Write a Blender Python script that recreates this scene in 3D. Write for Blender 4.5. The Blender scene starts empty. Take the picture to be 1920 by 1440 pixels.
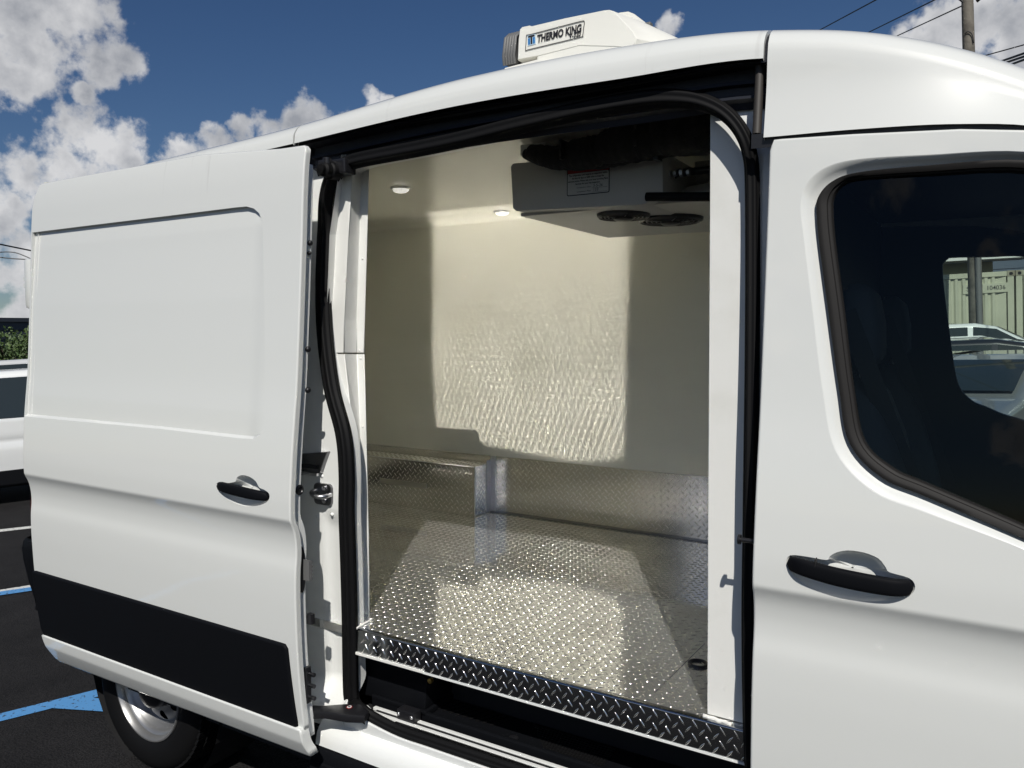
import bpy, bmesh, math, random
import numpy as np
from mathutils import Vector, Matrix
from mathutils.geometry import delaunay_2d_cdt

sc = bpy.context.scene
COL = sc.collection
rng = random.Random(7)

# ------------------------------------------------------------------ frames
# The van stands nose-down on a lot that is not level with it: V is the van's own frame, M carries it to the world.
F, YAW, PIT = 1460.0, math.radians(31.1), math.atan(100 / 1460)
CV = Vector((0, -1.87, 1.90))
FW = Vector((-math.sin(YAW) * math.cos(PIT), math.cos(YAW) * math.cos(PIT), -math.sin(PIT)))
RT = Vector((math.cos(YAW), math.sin(YAW), 0))
UP = RT.cross(FW)
PIV = Vector((-3.04, .2, 0))
ROT = Matrix.Rotation(math.radians(3.2), 4, Vector((-math.sin(YAW), math.cos(YAW), 0)))
M = Matrix.Translation(PIV) @ ROT @ Matrix.Translation(-PIV)
MI = M.inverted()
CW = M @ CV


def ray(u, v): return FW + RT * ((u - 960) / F) - UP * ((v - 720) / F)
def onY(u, v, Y): r = ray(u, v); return CV + r * ((Y - CV.y) / r.y)
def onX(u, v, X): r = ray(u, v); return CV + r * ((X - CV.x) / r.x)
def onZ(u, v, Z): r = ray(u, v); return CV + r * ((Z - CV.z) / r.z)
def wray(u, v): return ROT.to_3x3() @ ray(u, v)
def wZ(u, v, Z=0.0): r = wray(u, v); return CW + r * ((Z - CW.z) / r.z)
def wD(u, v, d): return CW + wray(u, v) * d


# ------------------------------------------------------------------ camera, sky, sun, exposure
cam = bpy.data.cameras.new('camera')
cam.sensor_width = 36.0
cam.lens = F / 1920 * 36
cam.clip_start, cam.clip_end = 0.02, 6000
cam_o = bpy.data.objects.new('camera', cam)
COL.objects.link(cam_o)
R3 = Matrix((RT, UP, -FW)).transposed()
cam_o.matrix_world = M @ (Matrix.Translation(CV) @ R3.to_4x4())
sc.camera = cam_o

SUN_EL, SUN_AZ = math.radians(45.3), math.radians(29.3)
sv = Vector((-math.sin(SUN_AZ) * math.cos(SUN_EL), math.cos(SUN_AZ) * math.cos(SUN_EL), -math.sin(SUN_EL)))
SW = (ROT.to_3x3() @ sv).normalized()          # the way the light travels, in the world
sun = bpy.data.lights.new('sun', 'SUN')
sun.energy, sun.angle, sun.color = 4.1, math.radians(.53), (1, .965, .90)
sun_o = bpy.data.objects.new('sun', sun)
sun_o.rotation_euler = SW.to_track_quat('-Z', 'Y').to_euler()
sun_o.location = (4, -8, 12)
COL.objects.link(sun_o)
sc.view_settings.view_transform = 'Standard'
sc.view_settings.look = 'None'
sc.view_settings.exposure = 0.0
sc.view_settings.gamma = 1.0
sc.view_settings.use_curve_mapping = False

world = bpy.data.worlds.new('World')
sc.world = world
world.use_nodes = True
nt = world.node_tree
nt.nodes.clear()


def wn(t, **k):
    n = nt.nodes.new(t)
    for a, b in k.items():
        setattr(n, a, b)
    return n


def wmath(op, a, b=None, clamp=False):
    n = wn('ShaderNodeMath', operation=op, use_clamp=clamp)
    for i, x in enumerate((a, b)):
        if x is None: continue
        if isinstance(x, (int, float)): n.inputs[i].default_value = x
        else: nt.links.new(x, n.inputs[i])
    return n.outputs[0]


sky = wn('ShaderNodeTexSky', sky_type='NISHITA', sun_disc=False)
to_sun = -SW
sky.sun_elevation = math.asin(to_sun.z)
sky.sun_rotation = math.atan2(to_sun.x, to_sun.y)
sky.air_density, sky.dust_density, sky.ozone_density, sky.altitude = 1.0, .5, 3.2, 0
hsv = wn('ShaderNodeHueSaturation'); hsv.inputs['Hue'].default_value = .508; hsv.inputs['Saturation'].default_value = 1.20; hsv.inputs['Value'].default_value = .84
bg_sky = wn('ShaderNodeBackground')
bg_sky.inputs[1].default_value = .058
nt.links.new(sky.outputs[0], hsv.inputs['Color']); nt.links.new(hsv.outputs[0], bg_sky.inputs[0])
tc = wn('ShaderNodeTexCoord')
nrm = wn('ShaderNodeVectorMath', operation='NORMALIZE')
nt.links.new(tc.outputs['Generated'], nrm.inputs[0])
D = nrm.outputs[0]


def noise(vec, scale, detail, rough=.55):
    n = wn('ShaderNodeTexNoise')
    n.inputs['Scale'].default_value, n.inputs['Detail'].default_value, n.inputs['Roughness'].default_value = scale, detail, rough
    nt.links.new(vec, n.inputs['Vector'])
    return n


def vadd(a, b, op='ADD'):
    n = wn('ShaderNodeVectorMath', operation=op)
    nt.links.new(a, n.inputs[0])
    if isinstance(b, (tuple, list, Vector)): n.inputs[1].default_value = tuple(b)
    else: nt.links.new(b, n.inputs[1])
    return n.outputs[0]


w1 = noise(D, 9, 3, .5)
wv = vadd(w1.outputs['Color'], (.5, .5, .5), 'SUBTRACT')
ws = wn('ShaderNodeVectorMath', operation='SCALE'); ws.inputs['Scale'].default_value = .050
nt.links.new(wv, ws.inputs[0])
w2 = noise(D, 30, 4, .5)
wv2 = vadd(w2.outputs['Color'], (.5, .5, .5), 'SUBTRACT')
ws2 = wn('ShaderNodeVectorMath', operation='SCALE'); ws2.inputs['Scale'].default_value = .020
nt.links.new(wv2, ws2.inputs[0])
_n = wn('ShaderNodeVectorMath', operation='NORMALIZE')
nt.links.new(vadd(vadd(D, ws.outputs[0]), ws2.outputs[0]), _n.inputs[0])
DW = _n.outputs[0]
clouds = [(10, 45, 105), (110, 42, 78), (60, 95, 62), (178, 105, 46), (236, 106, 30), (20, 148, 42), (60, 160, 30), (150, 188, 18),
          (165, 274, 58), (215, 294, 58), (110, 300, 48), (255, 296, 36), (50, 306, 36), (160, 325, 70), (335, 290, 36), (395, 283, 36),
          (452, 243, 24), (505, 240, 30), (570, 216, 38), (600, 240, 36), (655, 215, 22), (700, 200, 26), (735, 200, 18),
          (1722, 68, 42), (1775, 60, 46), (1840, 55, 56), (1900, 60, 64), (1880, 18, 36), (1690, 74, 22), (1252, 50, 20), (1945, 90, 80),
          (15, 425, 50), (5, 500, 60), (28, 560, 50), (40, 385, 26), (-60, 450, 90)]
blobs = []
for (u, v, r) in clouds:
    d = wray(u, v).normalized()
    blobs.append((d, math.atan(r * (1.50 if r >= 30 else 1.35) / F)))
for az_, el_, r_ in ((-106, 15, 9), (-95, 24, 8), (-72, 26, 9), (-84, 12, 7)):      # unseen cumulus added towards the sun, to whiten reflections in the cargo floor
    a, e = math.radians(az_), math.radians(el_)
    blobs.append((Vector((math.cos(a) * math.cos(e), math.sin(a) * math.cos(e), math.sin(e))), math.radians(r_)))
for i in range(7):                                   # the same kind of cumulus all round, out of the picture
    a, e = rng.uniform(0, 2 * math.pi), math.radians(rng.uniform(6, 38))
    d = Vector((math.cos(a) * math.cos(e), math.sin(a) * math.cos(e), math.sin(e)))
    if d.dot(wray(960, 400).normalized()) < .50:
        blobs.append((d, math.radians(rng.uniform(3, 7))))
cur = None
for d, R in blobs:
    dp = wn('ShaderNodeVectorMath', operation='DOT_PRODUCT')
    nt.links.new(DW, dp.inputs[0]); dp.inputs[1].default_value = d * 1.0
    mr = wn('ShaderNodeMapRange'); mr.clamp = True
    mr.inputs[1].default_value, mr.inputs[2].default_value = math.cos(R), 1.0
    nt.links.new(dp.outputs['Value'], mr.inputs[0])
    mo = mr.outputs[0] if R > .028 else wmath('MULTIPLY', mr.outputs[0], .72)
    cur = mo if cur is None else wmath('MAXIMUM', cur, mr.outputs[0])
msk = wn('ShaderNodeMapRange', interpolation_type='SMOOTHSTEP'); msk.inputs[1].default_value, msk.inputs[2].default_value = .0, .30
nt.links.new(cur, msk.inputs[0])
n3 = noise(D, 26, 8, .56)
n5 = noise(D, 85, 6, .6)
dens = wmath('ADD', wmath('ADD', cur, wmath('MULTIPLY', wmath('SUBTRACT', n5.outputs['Fac'], .5), .55)), wmath('MULTIPLY', wmath('MULTIPLY', wmath('SUBTRACT', n3.outputs['Fac'], .5), 2.9), msk.outputs[0]))
al = wn('ShaderNodeMapRange', interpolation_type='SMOOTHSTEP')
al.inputs[1].default_value, al.inputs[2].default_value = .28, .92
nt.links.new(dens, al.inputs[0])
alpha = wmath('MULTIPLY', al.outputs[0], .97)
# relief of the cumulus: its bumps are bright on the side of the sun
off = (to_sun * .022)
n4a = noise(D, 11, 6, .50)
n4b = noise(vadd(D, off), 11, 6, .50)
rel = wmath('MULTIPLY', wmath('SUBTRACT', n4a.outputs['Fac'], n4b.outputs['Fac']), 2.6)
core = wn('ShaderNodeMapRange'); core.inputs[1].default_value, core.inputs[2].default_value = .45, 1.35
core.inputs[3].default_value, core.inputs[4].default_value = .82, .50
nt.links.new(dens, core.inputs[0])
lum = wmath('ADD', core.outputs[0], rel)
lumc = wn('ShaderNodeClamp'); lumc.inputs[1].default_value, lumc.inputs[2].default_value = .24, .95
nt.links.new(lum, lumc.inputs[0])
ccol = wn('ShaderNodeMix', data_type='RGBA')
nt.links.new(lumc.outputs[0], ccol.inputs[0])
ccol.inputs[6].default_value, ccol.inputs[7].default_value = (.24, .265, .32, 1), (.90, .90, .91, 1)
bg_c = wn('ShaderNodeBackground'); bg_c.inputs[1].default_value = .80
nt.links.new(ccol.outputs[2], bg_c.inputs[0])
mixs = wn('ShaderNodeMixShader')
nt.links.new(alpha, mixs.inputs[0]); nt.links.new(bg_sky.outputs[0], mixs.inputs[1]); nt.links.new(bg_c.outputs[0], mixs.inputs[2])
wo = wn('ShaderNodeOutputWorld')
nt.links.new(mixs.outputs[0], wo.inputs[0])

cy = sc.cycles
cy.use_adaptive_sampling = True
cy.adaptive_threshold = .012
cy.max_bounces, cy.diffuse_bounces, cy.glossy_bounces, cy.transmission_bounces, cy.transparent_max_bounces = 10, 5, 5, 4, 12
cy.caustics_reflective = True
cy.blur_glossy = 0.0
cy.sample_clamp_indirect = 0.0
cy.use_guiding = True
cy.guiding_training_samples = 128
cy.use_denoising = True


# ------------------------------------------------------------------ materials
def mat(name, col, rough=.5, metal=0.0, coat=0.0, spec=.5, bump=None, var=None, coat_rough=.04):
    """bump = (scale, strength, distance); var = (scale, second colour, low, high)"""
    m = bpy.data.materials.new(name); m.use_nodes = True
    t = m.node_tree; p = t.nodes['Principled BSDF']
    p.inputs['Base Color'].default_value = (*col, 1)
    p.inputs['Roughness'].default_value = rough
    p.inputs['Metallic'].default_value = metal
    p.inputs['Coat Weight'].default_value = coat
    p.inputs['Coat Roughness'].default_value = coat_rough
    p.inputs['Specular IOR Level'].default_value = spec
    if bump or var:
        c = t.nodes.new('ShaderNodeTexCoord')
    if var:
        n = t.nodes.new('ShaderNodeTexNoise'); n.inputs['Scale'].default_value = var[0]; n.inputs['Detail'].default_value = 6
        r = t.nodes.new('ShaderNodeMapRange'); r.inputs[1].default_value, r.inputs[2].default_value = var[2], var[3]
        x = t.nodes.new('ShaderNodeMix'); x.data_type = 'RGBA'
        x.inputs[6].default_value, x.inputs[7].default_value = (*col, 1), (*var[1], 1)
        t.links.new(c.outputs['Object'], n.inputs['Vector']); t.links.new(n.outputs['Fac'], r.inputs[0])
        t.links.new(r.outputs[0], x.inputs[0]); t.links.new(x.outputs[2], p.inputs['Base Color'])
    if bump:
        n = t.nodes.new('ShaderNodeTexNoise'); n.inputs['Scale'].default_value = bump[0]; n.inputs['Detail'].default_value = 4
        b = t.nodes.new('ShaderNodeBump'); b.inputs['Strength'].default_value, b.inputs['Distance'].default_value = bump[1], bump[2]
        t.links.new(c.outputs['Object'], n.inputs['Vector']); t.links.new(n.outputs['Fac'], b.inputs['Height'])
        t.links.new(b.outputs[0], p.inputs['Normal'])
    return m


def streaky_paint(name, col, dirt, zlo, zhi):
    """white paint with faint rain streaks in one band of heights"""
    m = mat(name, col, .42, coat=1.0, spec=.35)
    t = m.node_tree; p = t.nodes['Principled BSDF']
    c = t.nodes.new('ShaderNodeTexCoord')
    mp = t.nodes.new('ShaderNodeMapping'); mp.inputs['Scale'].default_value = (26, 1, .9)
    n = t.nodes.new('ShaderNodeTexNoise'); n.inputs['Scale'].default_value = 1.6; n.inputs['Detail'].default_value = 5
    r = t.nodes.new('ShaderNodeMapRange'); r.inputs[1].default_value, r.inputs[2].default_value = .60, .74
    n2 = t.nodes.new('ShaderNodeTexNoise'); n2.inputs['Scale'].default_value = 1.7
    r2 = t.nodes.new('ShaderNodeMapRange'); r2.inputs[1].default_value, r2.inputs[2].default_value = .48, .62
    s = t.nodes.new('ShaderNodeSeparateXYZ')
    rz = t.nodes.new('ShaderNodeMapRange'); rz.inputs[1].default_value, rz.inputs[2].default_value = zlo, zhi
    a = t.nodes.new('ShaderNodeMath'); a.operation = 'MULTIPLY'
    b = t.nodes.new('ShaderNodeMath'); b.operation = 'MULTIPLY'
    x = t.nodes.new('ShaderNodeMix'); x.data_type = 'RGBA'
    x.inputs[6].default_value, x.inputs[7].default_value = (*col, 1), (*dirt, 1)
    L = t.links.new
    L(c.outputs['Object'], mp.inputs[0]); L(mp.outputs[0], n.inputs['Vector']); L(n.outputs['Fac'], r.inputs[0])
    L(c.outputs['Object'], n2.inputs['Vector']); L(n2.outputs['Fac'], r2.inputs[0])
    L(c.outputs['Object'], s.inputs[0]); L(s.outputs[2], rz.inputs[0])
    L(r.outputs[0], a.inputs[0]); L(r2.outputs[0], a.inputs[1]); L(a.outputs[0], b.inputs[0]); L(rz.outputs[0], b.inputs[1])
    L(b.outputs[0], x.inputs[0]); L(x.outputs[2], p.inputs['Base Color'])
    return m


WHITE = (.69, .70, .675)
PAINT = streaky_paint('white_paint', WHITE, (.55, .55, .53), 2.36, 2.46)
ROOFP = streaky_paint('roof_paint', WHITE, (.56, .56, .54), 2.0, 2.3)
JAMB = mat('jamb_paint', (.78, .79, .77), .42, coat=.6)
TRIM = mat('liner_trim', (.76, .76, .73), .38, bump=(55, .05, .004), var=(6, (.70, .70, .66), .5, .75))
LINER = mat('liner_panel', (.80, .785, .69), .22, bump=(3.5, .05, .02))
BLACKP = mat('black_plastic', (.005, .0055, .007), .6, spec=.07, bump=(900, .10, .0006))
BLACKS = mat('black_satin', (.012, .012, .014), .35)
RUBBER = mat('rubber', (.0055, .0055, .006), .6, spec=.16)
FRAMEK = mat('window_rubber', (.014, .013, .0125), .6, spec=.25)
BROWNK = mat('weathered_rubber', (.040, .035, .031), .6)
TRACKK = mat('track_and_shade_paint', (.016, .018, .026), .45, spec=.3)  # dark track colour, also the painted shade of the sheet at its front end
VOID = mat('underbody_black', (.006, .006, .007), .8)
CABIN = mat('cabin_trim', (.030, .036, .042), .7)
SEATM = mat('seat_fabric', (.085, .098, .115), .85, bump=(300, .3, .002))
ALU = mat('tread_aluminium', (.84, .83, .81), .07, 1.0, var=(5, (.70, .69, .66), .42, .70))
ALUK = mat('kick_aluminium', (.70, .69, .67), .17, .95, var=(5, (.66, .65, .62), .42, .70))
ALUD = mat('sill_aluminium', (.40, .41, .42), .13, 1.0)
ALUB = mat('tread_bar_aluminium', (.76, .75, .73), .135, .94)
ALUKB = mat('kick_bar_aluminium', (.88, .87, .85), .26, .95)
STEEL = mat('bare_steel', (.55, .55, .56), .30, 1.0)
RIM = mat('silver_rim', (.36, .36, .36), .38, .75)
CHROMED = mat('dark_metal', (.20, .20, .21), .28, 1.0)
UNITW = mat('unit_plastic', (.78, .77, .71), .45, var=(2.4, (.66, .64, .57), .52, .74))
EVAPW = mat('evaporator_plastic', (.40, .40, .385), .42)
GREYP = mat('grey_plastic', (.13, .13, .13), .55)
FOAM = mat('black_foam', (.008, .008, .008), .85, bump=(60, .5, .01))
INK = mat('black_ink', (.012, .012, .016), .55)
BLUEINK = mat('blue_ink', (.02, .16, .42), .5)
REDINK = mat('red_ink', (.28, .02, .02), .5)
PAPER = mat('label_paper', (.43, .44, .44), .55)
REDL = mat('tail_lamp_red', (.12, .006, .008), .12, coat=1.0)
GLUE = mat('sealant', (.80, .79, .74), .45)
BRASS = mat('brass', (.60, .42, .14), .35, 1.0)


def tread_sheet(name, col, rough, ox, oy, p, amp, var, rot=44):
    """rolled sheet: a little dished between its lugs"""
    m = mat(name, col, rough, .90, var=var)
    t = m.node_tree; pb = t.nodes['Principled BSDF']; c = t.nodes.new('ShaderNodeTexCoord'); s = t.nodes.new('ShaderNodeSeparateXYZ')
    t.links.new(c.outputs['Object'], s.inputs[0])
    def mth(op, *v):
        n = t.nodes.new('ShaderNodeMath'); n.operation = op
        for i, q in enumerate(v):
            if isinstance(q, (int, float)): n.inputs[i].default_value = q
            else: t.links.new(q, n.inputs[i])
        return n.outputs[0]
    acc = None
    for dx, dy, ang in ((0, 0, -rot), (.5 * p, .5 * p, rot)):
        u = mth('WRAP', mth('SUBTRACT', s.outputs[0], ox + dx), -p / 2, p / 2); v = mth('WRAP', mth('SUBTRACT', s.outputs[1], oy + dy), -p / 2, p / 2)
        ca, sa = math.cos(math.radians(ang)), math.sin(math.radians(ang))
        l = mth('ADD', mth('MULTIPLY', u, ca / .0145), mth('MULTIPLY', v, sa / .0145)); q = mth('ADD', mth('MULTIPLY', u, -sa / .0075), mth('MULTIPLY', v, ca / .0075))
        e_ = mth('EXPONENT', mth('MULTIPLY', mth('ADD', mth('MULTIPLY', l, l), mth('MULTIPLY', q, q)), -1.0))
        acc = e_ if acc is None else mth('ADD', acc, e_)
    class x: outputs = [acc]
    bp_ = t.nodes.new('ShaderNodeBump'); bp_.inputs['Strength'].default_value = 1.0; bp_.inputs['Distance'].default_value = amp
    t.links.new(x.outputs[0], bp_.inputs['Height']); t.links.new(bp_.outputs[0], pb.inputs['Normal'])
    return m


FLOORM = tread_sheet('floor_tread_aluminium', (.88, .87, .85), .052, -3.2 + .25 * .0375, .135, .0375, -.000085, (5, (.70, .69, .66), .42, .70))


def glass(name, tint, rough=.0, ior=1.5):
    m = bpy.data.materials.new(name); m.use_nodes = True
    t = m.node_tree; t.nodes.clear()
    o = t.nodes.new('ShaderNodeOutputMaterial'); mx = t.nodes.new('ShaderNodeMixShader')
    tr = t.nodes.new('ShaderNodeBsdfTransparent'); gl = t.nodes.new('ShaderNodeBsdfGlossy'); fr = t.nodes.new('ShaderNodeFresnel')
    tr.inputs[0].default_value = (*tint, 1); gl.inputs['Roughness'].default_value = rough; fr.inputs[0].default_value = ior
    t.links.new(fr.outputs[0], mx.inputs[0]); t.links.new(tr.outputs[0], mx.inputs[1]); t.links.new(gl.outputs[0], mx.inputs[2])
    t.links.new(mx.outputs[0], o.inputs[0])
    return m


GLASS = glass('tinted_glass', (.78, .85, .82), ior=1.36)
CARGLASS = mat('car_glass', (.020, .027, .026), .04, spec=.6, coat=.6)
LENS = bpy.data.materials.new('lit_lens'); LENS.use_nodes = True
_p = LENS.node_tree.nodes['Principled BSDF']
_p.inputs['Base Color'].default_value = (.9, .9, .88, 1); _p.inputs['Roughness'].default_value = .2
_p.inputs['Emission Color'].default_value = (1, .97, .9, 1); _p.inputs['Emission Strength'].default_value = .55


# ------------------------------------------------------------------ objects and meshes
def empty(name, loc=(0, 0, 0), rz=0, parent=None):
    o = bpy.data.objects.new(name, None); COL.objects.link(o)
    o.location = loc; o.rotation_euler = (0, 0, rz); o.parent = parent
    o.empty_display_size = .2
    return o


def tag(o, label=None, cat=None, group=None, kind=None):
    for k, x in (('label', label), ('category', cat), ('group', group), ('kind', kind)):
        if x: o[k] = x
    return o


class MB:
    def __init__(s): s.v, s.f, s.n = [], [], []

    def add(s, vs, fs, ns=None):
        b = len(s.v)
        s.v += [tuple(p) for p in vs]
        s.f += [tuple(i + b for i in q) for q in fs]
        s.n += [tuple(q) for q in ns] if ns is not None else [None] * len(vs)
        return b

    def box(s, x0, x1, y0, y1, z0, z1):
        s.add([(x, y, z) for x in (x0, x1) for y in (y0, y1) for z in (z0, z1)],
              [(0, 1, 3, 2), (4, 6, 7, 5), (0, 4, 5, 1), (2, 3, 7, 6), (0, 2, 6, 4), (1, 5, 7, 3)])

    def prism(s, poly, y0, y1, ax='y'):
        """polygon in the plane across ax, pushed from y0 to y1"""
        n = len(poly)
        def P(a, b, c): return {'y': (a, c, b), 'z': (a, b, c), 'x': (c, a, b)}[ax]
        vs = [P(a, b, y0) for a, b in poly] + [P(a, b, y1) for a, b in poly]
        fs = [tuple(range(n)), tuple(range(2 * n - 1, n - 1, -1))]
        fs += [(i, (i + 1) % n, n + (i + 1) % n, n + i) for i in range(n)]
        s.add(vs, fs)

    def tube(s, pts, r, seg=10, closed=False, cap=True, sec=None):
        """r a number or one per point; sec = list of (a,b) unit section instead of a circle"""
        pts = [Vector(p) for p in pts]; n = len(pts)
        rs = r if isinstance(r, (list, tuple)) else [r] * n
        sec = sec or [(math.cos(2 * math.pi * k / seg), math.sin(2 * math.pi * k / seg)) for k in range(seg)]
        k = len(sec); T = []
        for i in range(n):
            a = pts[(i - 1) % n] if closed or i > 0 else pts[0]
            b = pts[(i + 1) % n] if closed or i < n - 1 else pts[-1]
            T.append((b - a).normalized())
        up = Vector((0, 1, 0)) if abs(T[0].y) < .9 else Vector((0, 0, 1))
        vs = []
        for i in range(n):
            up = (up - T[i] * up.dot(T[i])).normalized(); side = T[i].cross(up)
            vs += [pts[i] + (side * a + up * b) * rs[i] for a, b in sec]
        fs = []
        for i in range(n if closed else n - 1):
            j = (i + 1) % n
            fs += [(i * k + q, i * k + (q + 1) % k, j * k + (q + 1) % k, j * k + q) for q in range(k)]
        if cap and not closed:
            fs += [tuple(range(k - 1, -1, -1)), tuple((n - 1) * k + q for q in range(k))]
        s.add(vs, fs)

    def lathe(s, prof, c, ax='y', seg=32, cap0=False, cap1=False):
        """prof = (radius, height along ax)"""
        vs = []
        for r, h in prof:
            for q in range(seg):
                a = 2 * math.pi * q / seg; p, t = r * math.cos(a), r * math.sin(a)
                o = {'y': (p, h, t), 'z': (p, t, h), 'x': (h, p, t)}[ax]
                vs.append((c[0] + o[0], c[1] + o[1], c[2] + o[2]))
        fs = [(i * seg + q, i * seg + (q + 1) % seg, (i + 1) * seg + (q + 1) % seg, (i + 1) * seg + q)
              for i in range(len(prof) - 1) for q in range(seg)]
        if cap0: fs.append(tuple(range(seg)))
        if cap1: fs.append(tuple((len(prof) - 1) * seg + q for q in range(seg)))
        s.add(vs, fs)

    def loft(s, loops, closed=True):
        n = len(loops[0]); vs = [p for l in loops for p in l]
        fs = [(i * n + q, i * n + (q + 1) % n, (i + 1) * n + (q + 1) % n, (i + 1) * n + q)
              for i in range(len(loops) - 1) for q in range(n if closed else n - 1)]
        s.add(vs, fs)

    def build(s, name, m, parent=None, smooth=False, fix=True, bevel=0, angle=None):
        me = bpy.data.meshes.new(name)
        me.from_pydata(s.v, [], s.f)
        if fix and not any(n is not None for n in s.n):
            bm = bmesh.new(); bm.from_mesh(me)
            if bevel:
                bmesh.ops.remove_doubles(bm, verts=bm.verts, dist=1e-5)
                bmesh.ops.recalc_face_normals(bm, faces=bm.faces)
                es = [e for e in bm.edges if len(e.link_faces) == 2 and e.calc_face_angle(0) > .5]
                bmesh.ops.bevel(bm, geom=es, offset=bevel, segments=2, profile=.6, affect='EDGES', clamp_overlap=True)
            bmesh.ops.recalc_face_normals(bm, faces=bm.faces)
            bm.to_mesh(me); bm.free()
        if smooth:
            me.polygons.foreach_set('use_smooth', [True] * len(me.polygons))
            if angle: me.set_sharp_from_angle(angle=math.radians(angle))
        if any(n is not None for n in s.n):
            me.polygons.foreach_set('use_smooth', [True] * len(me.polygons))
            me.normals_split_custom_set_from_vertices([n or (0, 0, 0) for n in s.n])
        me.materials.append(m)
        o = bpy.data.objects.new(name, me); COL.objects.link(o); o.parent = parent
        return o


def text(name, s, size, loc, m, parent=None, rot=(math.pi / 2, 0, 0), sx=1.0, bold=0.0, shear=0.0, align='CENTER', ext=.0006):
    c = bpy.data.curves.new(name, 'FONT')
    c.body, c.size, c.extrude, c.offset, c.shear, c.align_x, c.align_y = s, size, ext, bold, shear, align, 'CENTER'
    c.resolution_u = 3
    c.materials.append(m)
    t = bpy.data.objects.new(name, c); COL.objects.link(t)
    me = bpy.data.meshes.new_from_object(t.evaluated_get(bpy.context.evaluated_depsgraph_get()))
    bpy.data.objects.remove(t); bpy.data.curves.remove(c)
    me.materials.clear(); me.materials.append(m)
    o = bpy.data.objects.new(name, me); COL.objects.link(o)
    o.location, o.rotation_euler, o.scale = loc, rot, (sx, 1, 1); o.parent = parent
    return o


def pchip(xs, ys):
    xs, ys = np.array(xs, float), np.array(ys, float)
    h = np.diff(xs); d = np.diff(ys) / h; m = np.zeros(len(xs))
    m[1:-1] = (d[:-1] * h[1:] + d[1:] * h[:-1]) / (h[1:] + h[:-1]); m[0], m[-1] = d[0], d[-1]
    def f(x):
        x = np.asarray(x, float); i = np.clip(np.searchsorted(xs, x) - 1, 0, len(xs) - 2)
        t = (x - xs[i]) / h[i]; lo = x < xs[0]; hi = x > xs[-1]
        t = np.clip(t, 0, 1)
        y = (2 * t**3 - 3 * t**2 + 1) * ys[i] + (t**3 - 2 * t**2 + t) * h[i] * m[i] + (-2 * t**3 + 3 * t**2) * ys[i + 1] + (t**3 - t**2) * h[i] * m[i + 1]
        y = np.where(lo, ys[0] + m[0] * (x - xs[0]), y)
        return np.where(hi, ys[-1] + m[-1] * (x - xs[-1]), y)
    return f


# the van's side in section: y of the skin at height z, a crease at z = 1.29
_up = pchip([1.29, 1.35, 1.42, 1.538, 1.60, 1.70, 1.87, 2.07, 2.19, 2.36, 2.43, 2.50, 2.53, 2.56, 2.70],
            [-.006, -.005, .000, .011, .018, .030, .044, .058, .066, .0765, .083, .095, .103, .112, .16])
_lo = pchip([.36, .42, .50, .60, .73, .86, .95, 1.05, 1.12, 1.17, 1.22, 1.26, 1.29],
            [.090, .072, .052, .036, .022, .0135, .0108, .0100, .0125, .0180, .0165, .0080, -.006])
def B(z):
    z = np.asarray(z, float); s = 0
    for k in range(-3, 4):
        q = z + k * .0022; s = s + np.where(q >= 1.29, _up(q), _lo(q))
    return s / 7
# the frame behind the skin follows it without the crease
BS = pchip([.36, .50, .73, 1.0, 1.3, 1.6, 1.87, 2.07, 2.19, 2.36, 2.43, 2.50, 2.53, 2.56, 2.70],
           [.094, .058, .038, .026, .016, .022, .044, .058, .066, .0765, .083, .095, .103, .112, .16])


def onS(u, v, f):
    """pixel onto a surface y = f(z)"""
    Y = .03
    for _ in range(12):
        p = onY(u, v, Y); Y = float(f(p.z))
    return p


def inside(P, poly):
    P = np.asarray(P); poly = np.asarray(poly); x, y = P[:, 0], P[:, 1]; c = np.zeros(len(P), bool); j = len(poly) - 1
    for i in range(len(poly)):
        xi, yi = poly[i]; xj, yj = poly[j]
        if yi != yj:
            c ^= ((yi > y) != (yj > y)) & (x < (xj - xi) * (y - yi) / (yj - yi) + xi)
        j = i
    return c


def resample(poly, step):
    out = []
    for i in range(len(poly)):
        a, b = np.array(poly[i], float), np.array(poly[(i + 1) % len(poly)], float)
        k = max(1, int(math.ceil(np.linalg.norm(b - a) / step)))
        out += [tuple(a + (b - a) * t / k) for t in range(k)]
    return out


def area(p): return .5 * sum(p[i][0] * p[(i + 1) % len(p)][1] - p[(i + 1) % len(p)][0] * p[i][1] for i in range(len(p)))


def offset(poly, d):
    """moves a closed outline outward by d (negative: inward)"""
    s = 1 if area(poly) > 0 else -1; n = len(poly); out = []
    for i in range(n):
        a, b = np.array(poly[i - 1], float), np.array(poly[(i + 1) % n], float)
        t = b - a; t /= max(1e-9, np.linalg.norm(t))
        out.append((poly[i][0] + s * t[1] * d, poly[i][1] - s * t[0] * d))
    return out


def outn(poly):
    o = offset(poly, 1.0); return [(a[0] - b[0], a[1] - b[1]) for a, b in zip(o, poly)]


def dist_to(P, loop):
    L = np.array(loop); best = np.full(len(P), 9.)
    for k in range(0, len(P), 4000):
        best[k:k + 4000] = np.sqrt(((P[k:k + 4000, None, :] - L[None]) ** 2).sum(2)).min(1)
    return best


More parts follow.
